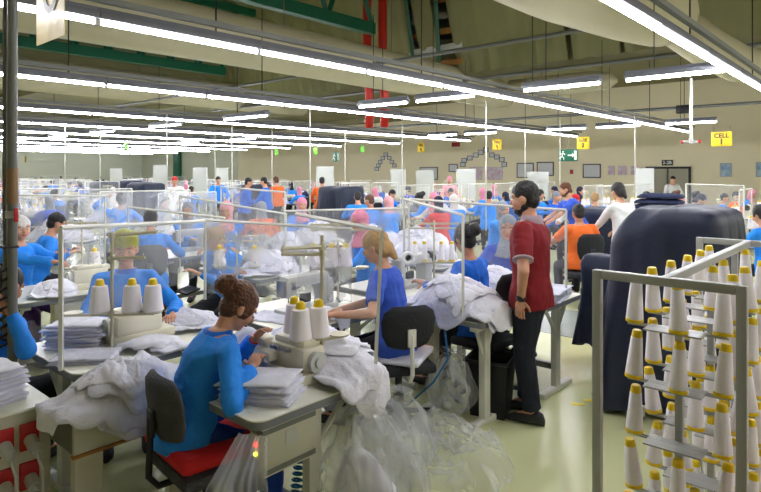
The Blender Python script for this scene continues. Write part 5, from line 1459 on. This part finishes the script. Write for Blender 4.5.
def far_person(proto, loc, rz, label, group, shirt, hair, scale=1.0):
    if proto.name not in PROTO_USED:
        PROTO_USED.add(proto.name); o = proto; o.location = loc; o.rotation_euler = (0, 0, rz); o['label'] = label
        if group: o['group'] = group
    else: o = dup(proto, loc, rz, label, group)
    recolor(o, shirt, hair); o.scale = (scale,) * 3
    return o

SPOT = []   # places already taken
def far_at(px, D, kind, var, shirt, hair, face, label, standing=False, scale=1.0):
    p = G(px, D, 0); SPOT.append((p.x, p.y))
    far_person(SP if standing else FP[(kind, var)], p, heading(*face), label, None, M[shirt], M[hair], scale)
far_at(301, 10.0, 'scarf', 0, 'blue', 'rosescarf', (.3, -1), 'worker in rose headscarf and blue smock above the plastic, right of the tall white frame')
far_at(263, 9.2, 'scarf', 1, 'orange', 'greyscarf', (-.3, .9), 'worker in orange top blurred behind the plastic in the tall white frame')
far_at(358, 13.0, 'short', 0, 'blue', 'hairblack', (-.1, 1), 'worker in bright blue smock with dark hair, back turned, at upper centre')
far_at(374, 11.4, 'short', 0, 'blue', 'hairbrown', (-.9, .4), 'worker with brown hair and blue smock at upper centre, left of the pale pink headscarf')
far_at(392, 10.4, 'scarf', 0, 'blue', 'pinkscarf', (-.6, .7), 'worker with pale pink headscarf and blue smock above the centre plastic')
far_at(429, 13.2, 'bun', 1, 'blue', 'hairblack', (-.9, .2), 'worker in blue smock leaning left, next to the rose headscarf right of centre')
far_at(437, 12.6, 'scarf', 0, 'lightscarf', 'rosescarf', (-.7, -.4), 'worker in rose headscarf and pale top right of centre')
far_at(441, 10.4, 'scarf', 0, 'redcushion', 'darkscarf', (-.4, .9), 'worker in dark navy headscarf just below the rose headscarf')
far_at(456, 11.3, 'scarf', 0, 'blue', 'lightscarf', (-.3, .9), 'worker in pale headscarf and light blue smock behind the white divider frame')
far_at(489, 13.5, 'short', 0, 'blue', 'hairblack', (.2, 1), 'worker with black hair in blue smock seen left of the bearded man head')
far_at(537, 14.5, 'bun', 0, 'blue', 'hairblack', (.5, -.6), 'worker in blue smock right of the bearded man head, far back')
far_at(553, 13.4, 'wrap', 0, 'bluedeep', 'greyscarf', (.4, -.7), 'worker in grey head wrap just left of the leaning man in royal blue')
far_at(578, 11.6, 'short', 0, 'whitecloth', 'redcushion', (-.7, -.6), 'worker in red head covering half hidden behind the leaning man in royal blue')
far_at(596, 12.4, 'short', 0, 'blue', 'hairtan', (.1, 1), 'worker with light brown hair in blue smock, back turned, left of the white coat')
far_at(697, 13.2, 'bun', 0, 'blue', 'hairblack', (.3, 1), 'worker with long black hair and blue smock behind the navy cover, below the door')
far_at(672, 20, 'short', 0, 'whitecloth', 'hairblack', (0, -1), 'person far back in front of the double door', True)
far_at(246, 14.9, 'short', 0, 'bluedeep', 'hairblack', (.9, .2), 'standing man in blue shirt, left of a dark heap at upper centre left', True)
far_at(266, 16.2, 'short', 0, 'bluedeep', 'hairblack', (-.9, .1), 'standing man in blue shirt facing left beside the orange shirt', True)
far_at(277, 17.6, 'short', 0, 'orange', 'hairbrown', (-.6, .6), 'standing man in orange shirt at upper centre left', True)
far_at(322, 16.5, 'short', 0, 'orange', 'hairblack', (-.1, 1), 'standing man in orange shirt, back turned, under the small exit sign', True)
far_at(175, 17, 'short', 0, 'whitecloth', 'redcushion', (.2, -1), 'standing worker in white with a red cap at upper left', True)
far_at(190, 18, 'short', 0, 'blue', 'hairblack', (.1, 1), 'worker in bright blue smock right of the red cap')
far_at(218, 19, 'short', 0, 'blue', 'hairblack', (.4, -1), 'standing worker in blue smock at upper left of centre', True)
far_at(449, 19, 'short', 0, 'pinkscarf', 'rosescarf', (.2, -1), 'standing worker in pink top by the far wall left of the second arch', True)
far_at(768, 7.6, 'bun', 0, 'blue', 'hairblack', (-.4, .8), 'worker in blue smock at the right edge just above the cone rack')

# ---------------------------------------------------------------- rows of stations filling the hall
def far_table_proto():
    t = table('p', -.55, .55, -.02, .58, legs='x', under=False); return freeze(t)
TP = far_table_proto(); MP = freeze(lockstitch('p', (0, 0, 0), 0)); MP2 = freeze(overlock('p', (0, 0, 0), 0, m=M['machine2']))
SPR = freeze(stand('p', (0, 0, 0), 0, hh=.6, tray_z=.2, arm=.14))
CP = freeze(chair('p', (0, 0, 0), 0, M['chairblack'], M['darkmetal'], seat=.48))
SCR = freeze(screen('p', (-.6, 0), (.6, 0), 1.5, 1.5, zb=.5, film='plastic', film_drop=.6, seed=44))
SCRM = freeze(screen('p', (-.6, 0), (.6, 0), 1.45, 1.45, zb=.5, film='plasticmilky', film_drop=.6, seed=45))
HP = [heap('p', (0, 0, 0), .26, .2, .2, 60 + i * 3, m, fold=.05, R=12, Sg=36) for i, m in enumerate((M['cloth'], M['cloth2'], M['navyfold'], M['cloth'], M['plasticmilky'] if False else M['cloth']))]
for h in HP: KC[h.name] = []
first = set()
def put(proto, loc, rz, label, group, cat=None):
    if proto.name in first: o = dup(proto, loc, rz, label, group)
    else:
        first.add(proto.name); o = proto; o.location = loc; o.rotation_euler = (0, 0, rz); o['label'] = label; o['group'] = group
    return o
def vis(x, y):
    D = -SA * x + CA * y; X = CA * x + SA * y
    if D < 5: return None
    px = CX + F * X / D
    return (px, D) if -40 < px < 800 else None
COLS = [('blue', 'bright blue smock')] * 6 + [('bluedeep', 'deep blue smock')] * 3 + [('whitecloth', 'white coat'), ('orange', 'orange top'), ('indigo', 'indigo shirt')]
HEADS = [('scarf', 'pinkscarf', 'pink headscarf'), ('scarf', 'greyscarf', 'grey headscarf'), ('bun', 'hairblack', 'black hair in a bun'), ('short', 'hairblack', 'short black hair'), ('scarf', 'lightscarf', 'pale headscarf'), ('wrap', 'darkscarf', 'dark navy head wrap'), ('short', 'hairblack', 'short black hair'), ('bun', 'hairblack', 'black hair in a bun'), ('scarf', 'darkscarf', 'dark navy headscarf'), ('bun', 'hairbrown', 'brown hair in a bun'), ('scarf', 'rosescarf', 'rose headscarf')]
R2 = random.Random(21)
def zone(px, D):
    a = 'left' if px < 230 else 'centre' if px < 480 else 'right'
    b = 'middle' if D < 14 else 'far' if D < 22 else 'farthest'
    return f'{b} rows at {a}'
def station(x, y, rz, D, px):
    c, s = math.cos(rz), math.sin(rz)
    def L(a, b, z=0.0): return (x + c * a - s * b, y + s * a + c * b, z)
    zn = zone(px, D)
    put(TP, L(0, 0), rz, 'white sewing table in the ' + zn, 'sewing tables in the ' + zn)
    r = R2.random()
    put(MP if r < .6 else MP2, L(.05, .26, .781), rz, ('cream long-armed' if r < .6 else 'grey compact') + ' sewing machine in the ' + zn, ('long-armed' if r < .6 else 'compact') + ' machines in the ' + zn)
    if D < 24:
        put(SPR, L(.12, .50, .781), rz, 'cream thread stand in the ' + zn, 'thread stands in the ' + zn)
        if D < 17:
            for o in (-.14, .14): dup(FC, L(.12 + o, .50, .9995), rz, 'white thread cone on a stand in the ' + zn, 'thread cones in the ' + zn)
    k = R2.choice([0, 1, 3, 4, 0, 2 if px > 300 else 1, 2 if px > 230 else 0]); dk = k == 2
    put(HP[k], L(-.34, .25, .781), R2.uniform(0, 6), ('navy' if dk else 'pale grey') + ' garment heap on a table in the ' + zn, ('navy' if dk else 'pale') + ' garment heaps in the ' + zn)
    if R2.random() < .85:
        sc, sn = COLS[R2.randrange(len(COLS))]; hk, hm, hn = HEADS[R2.randrange(len(HEADS))]
        far_person(FP[(hk, R2.randrange(2))], L(0, -.36), rz + R2.uniform(-.15, .15), f'seated worker, {hn}, {sn}, {zn}', f'workers with {hn} and {sn} in the {zn}', M[sc], M[hm], R2.uniform(.94, 1.03))
        if D < 20: put(CP, L(0, -.40), rz, 'black office chair under a worker in the ' + zn, 'chairs in the ' + zn)
    if R2.random() < (.75 if D < 26 else .4):
        mk = px < 330 and R2.random() < .7
        o = put(SCRM if mk else SCR, L(-.6, .66), rz, ('milky' if mk else 'clear') + ' plastic divider behind a machine in the ' + zn, ('milky' if mk else 'clear') + ' dividers in the ' + zn)
        # screen protos are built from their left end
n_st = 0
def free(x, y, r=.95):
    return all((x - a) ** 2 + (y - b) ** 2 > r * r for a, b in SPOT)
NEAR = [(-6.45, 2.05), (-4.36, 1.97), (-6.7, 3.4), (-7.3, 4.9), (-5.2, 3.9), (-4.35, 5.65), (-3.4, 8.0), (-4.4, 7.6), (-7.4, 2.5), (-6.5, 4.9), (-7.2, 4.3), (-2.9, 8.3), (-4.3, 9.7), (-7.4, 6.1), (-4.5, 4.9), (-9.8, 4.6), (-3.5, 9.6)]
SPOT += NEAR
MOUNDS = [(378, 8.3), (312, 9.0), (205, 9.6), (60, 9.4)]
SPOT += [(G(a, b).x, G(a, b).y) for a, b in MOUNDS] + [(G(657, 9.4).x, G(657, 9.4).y)]
# tall white boards standing between the far rows, dark covered racks, and far standing staff
for i, (px, D, w, z0, z1) in enumerate(((200, 21, .9, .9, 2.0), (222, 23, .8, .9, 2.0), (160, 22, 1.0, .9, 2.1), (325, 22, .9, .9, 2.05), (398, 22, .7, .9, 1.95), (116, 27, 1.2, .9, 2.0), (466, 21, .8, .9, 1.95), (538, 21, .8, .9, 1.85), (645, 17.5, .5, .9, 1.95), (425, 22, .8, .9, 1.9))):
    p = G(px, D, 0); SPOT.append((p.x, p.y)); t = thing('display_board', 'white display board on two thin legs, ' + ('above the milky plastic left of centre', 'left of the pair of blue shirts', 'beyond the red cap', 'under the small exit sign', 'below the small arch of pictures', 'far left beneath the lime sign', 'under the wide arch of pictures', 'behind the bearded man', 'in front of the double door', 'below the CELL 4 sign')[i], 'board', p, 0)
    m = MB(); m.box((0, 0, (z0 + z1) / 2), (w, .03, z1 - z0)); m.build('panel', M['panelwhite'], t)
    for s in (-1, 1):
        m = MB(); m.box((s * w * .44, 0, z0 / 2), (.03, .03, z0)); m.box((s * w * .44, 0, .015), (.03, .4, .03)); m.build('leg', M['framewhite'], t)
for i, (px, D, w) in enumerate(((341, 15, .9), (146, 20, 1.2), (128, 24, 1.2), (105, 22.5, 1.0), (257, 17.4, .5), (600, 10.6, .7))):
    p = G(px, D, 0); SPOT.append((p.x, p.y)); drape('dark cloth covered trolley, ' + ('at the centre right of the orange shirt', 'third in the dark row at upper left', 'second in the dark row at upper left', 'first in the dark row at upper left', 'between the two men in blue shirts', 'below the worker with light brown hair')[i], 'covered_trolley', p.x - w / 2, p.x + w / 2, p.y - .4, p.y + .4, 1.48 if i < 5 else 1.2, .1, 9.0 + i, cat='trolley', flare=.05)

xs = [-9.0 - 1.75 * i for i in range(8)]
for i, x in enumerate(xs):
    for j in range(4):
        y = 1.6 + 1.35 * j + (.3 if i % 2 else 0)
        v = vis(x, y)
        if v and v[1] > 8.2 and y < 6.3 and free(x, y, 1.1): station(x, y, (-PI / 2 if i % 2 else PI / 2), v[1], v[0]); n_st += 1
for i in range(21):
    x = -1.2 - 1.78 * i
    for j in range(8):
        y = 8.9 + 1.38 * j + (.35 if i % 2 else 0)
        v = vis(x, y)
        if v and y < 19 and v[1] > 8 and free(x, y, 1.15): station(x, y, (-PI / 2 if i % 2 else PI / 2) if v[0] > 260 or R2.random() < .5 else (PI / 2), v[1], v[0]); n_st += 1
for i in range(7):
    x = -40 - 3.6 * i
    for j in range(6):
        y = 10.5 + 4 * j
        v = vis(x, y)
        if v: station(x, y, PI / 2 if j % 2 else -PI / 2, v[1], v[0]); n_st += 1

# ---------------------------------------------------------------- camera, world, exposure
cam = bpy.data.cameras.new('camera'); co = bpy.data.objects.new('camera', cam); COL.objects.link(co)
cam.sensor_width = 36; cam.lens = F / 761 * 36; cam.shift_y = -(246 - HY) / 761; cam.shift_x = 0
cam.clip_start = .05; cam.clip_end = 200
co.location = (0, 0, HC); co.rotation_euler = (PI / 2, 0, math.radians(41.5)); S.camera = co
w = bpy.data.worlds.new('world'); S.world = w; w.use_nodes = True
w.node_tree.nodes['Background'].inputs[0].default_value = (.75, .85, 1, 1); w.node_tree.nodes['Background'].inputs[1].default_value = .3
S.view_settings.view_transform = 'Standard'; S.view_settings.look = 'None'; S.view_settings.gamma = 1.0
S.view_settings.exposure = 1.72; S.view_settings.use_curve_mapping = False
S.cycles.max_bounces = 8; S.cycles.diffuse_bounces = 4; S.cycles.glossy_bounces = 3; S.cycles.transparent_max_bounces = 28; S.cycles.transmission_bounces = 4
S.cycles.use_denoising = True; S.cycles.use_light_tree = True; S.cycles.sample_clamp_indirect = 4.0
print('STATIONS', n_st, 'OBJECTS', len(bpy.data.objects))
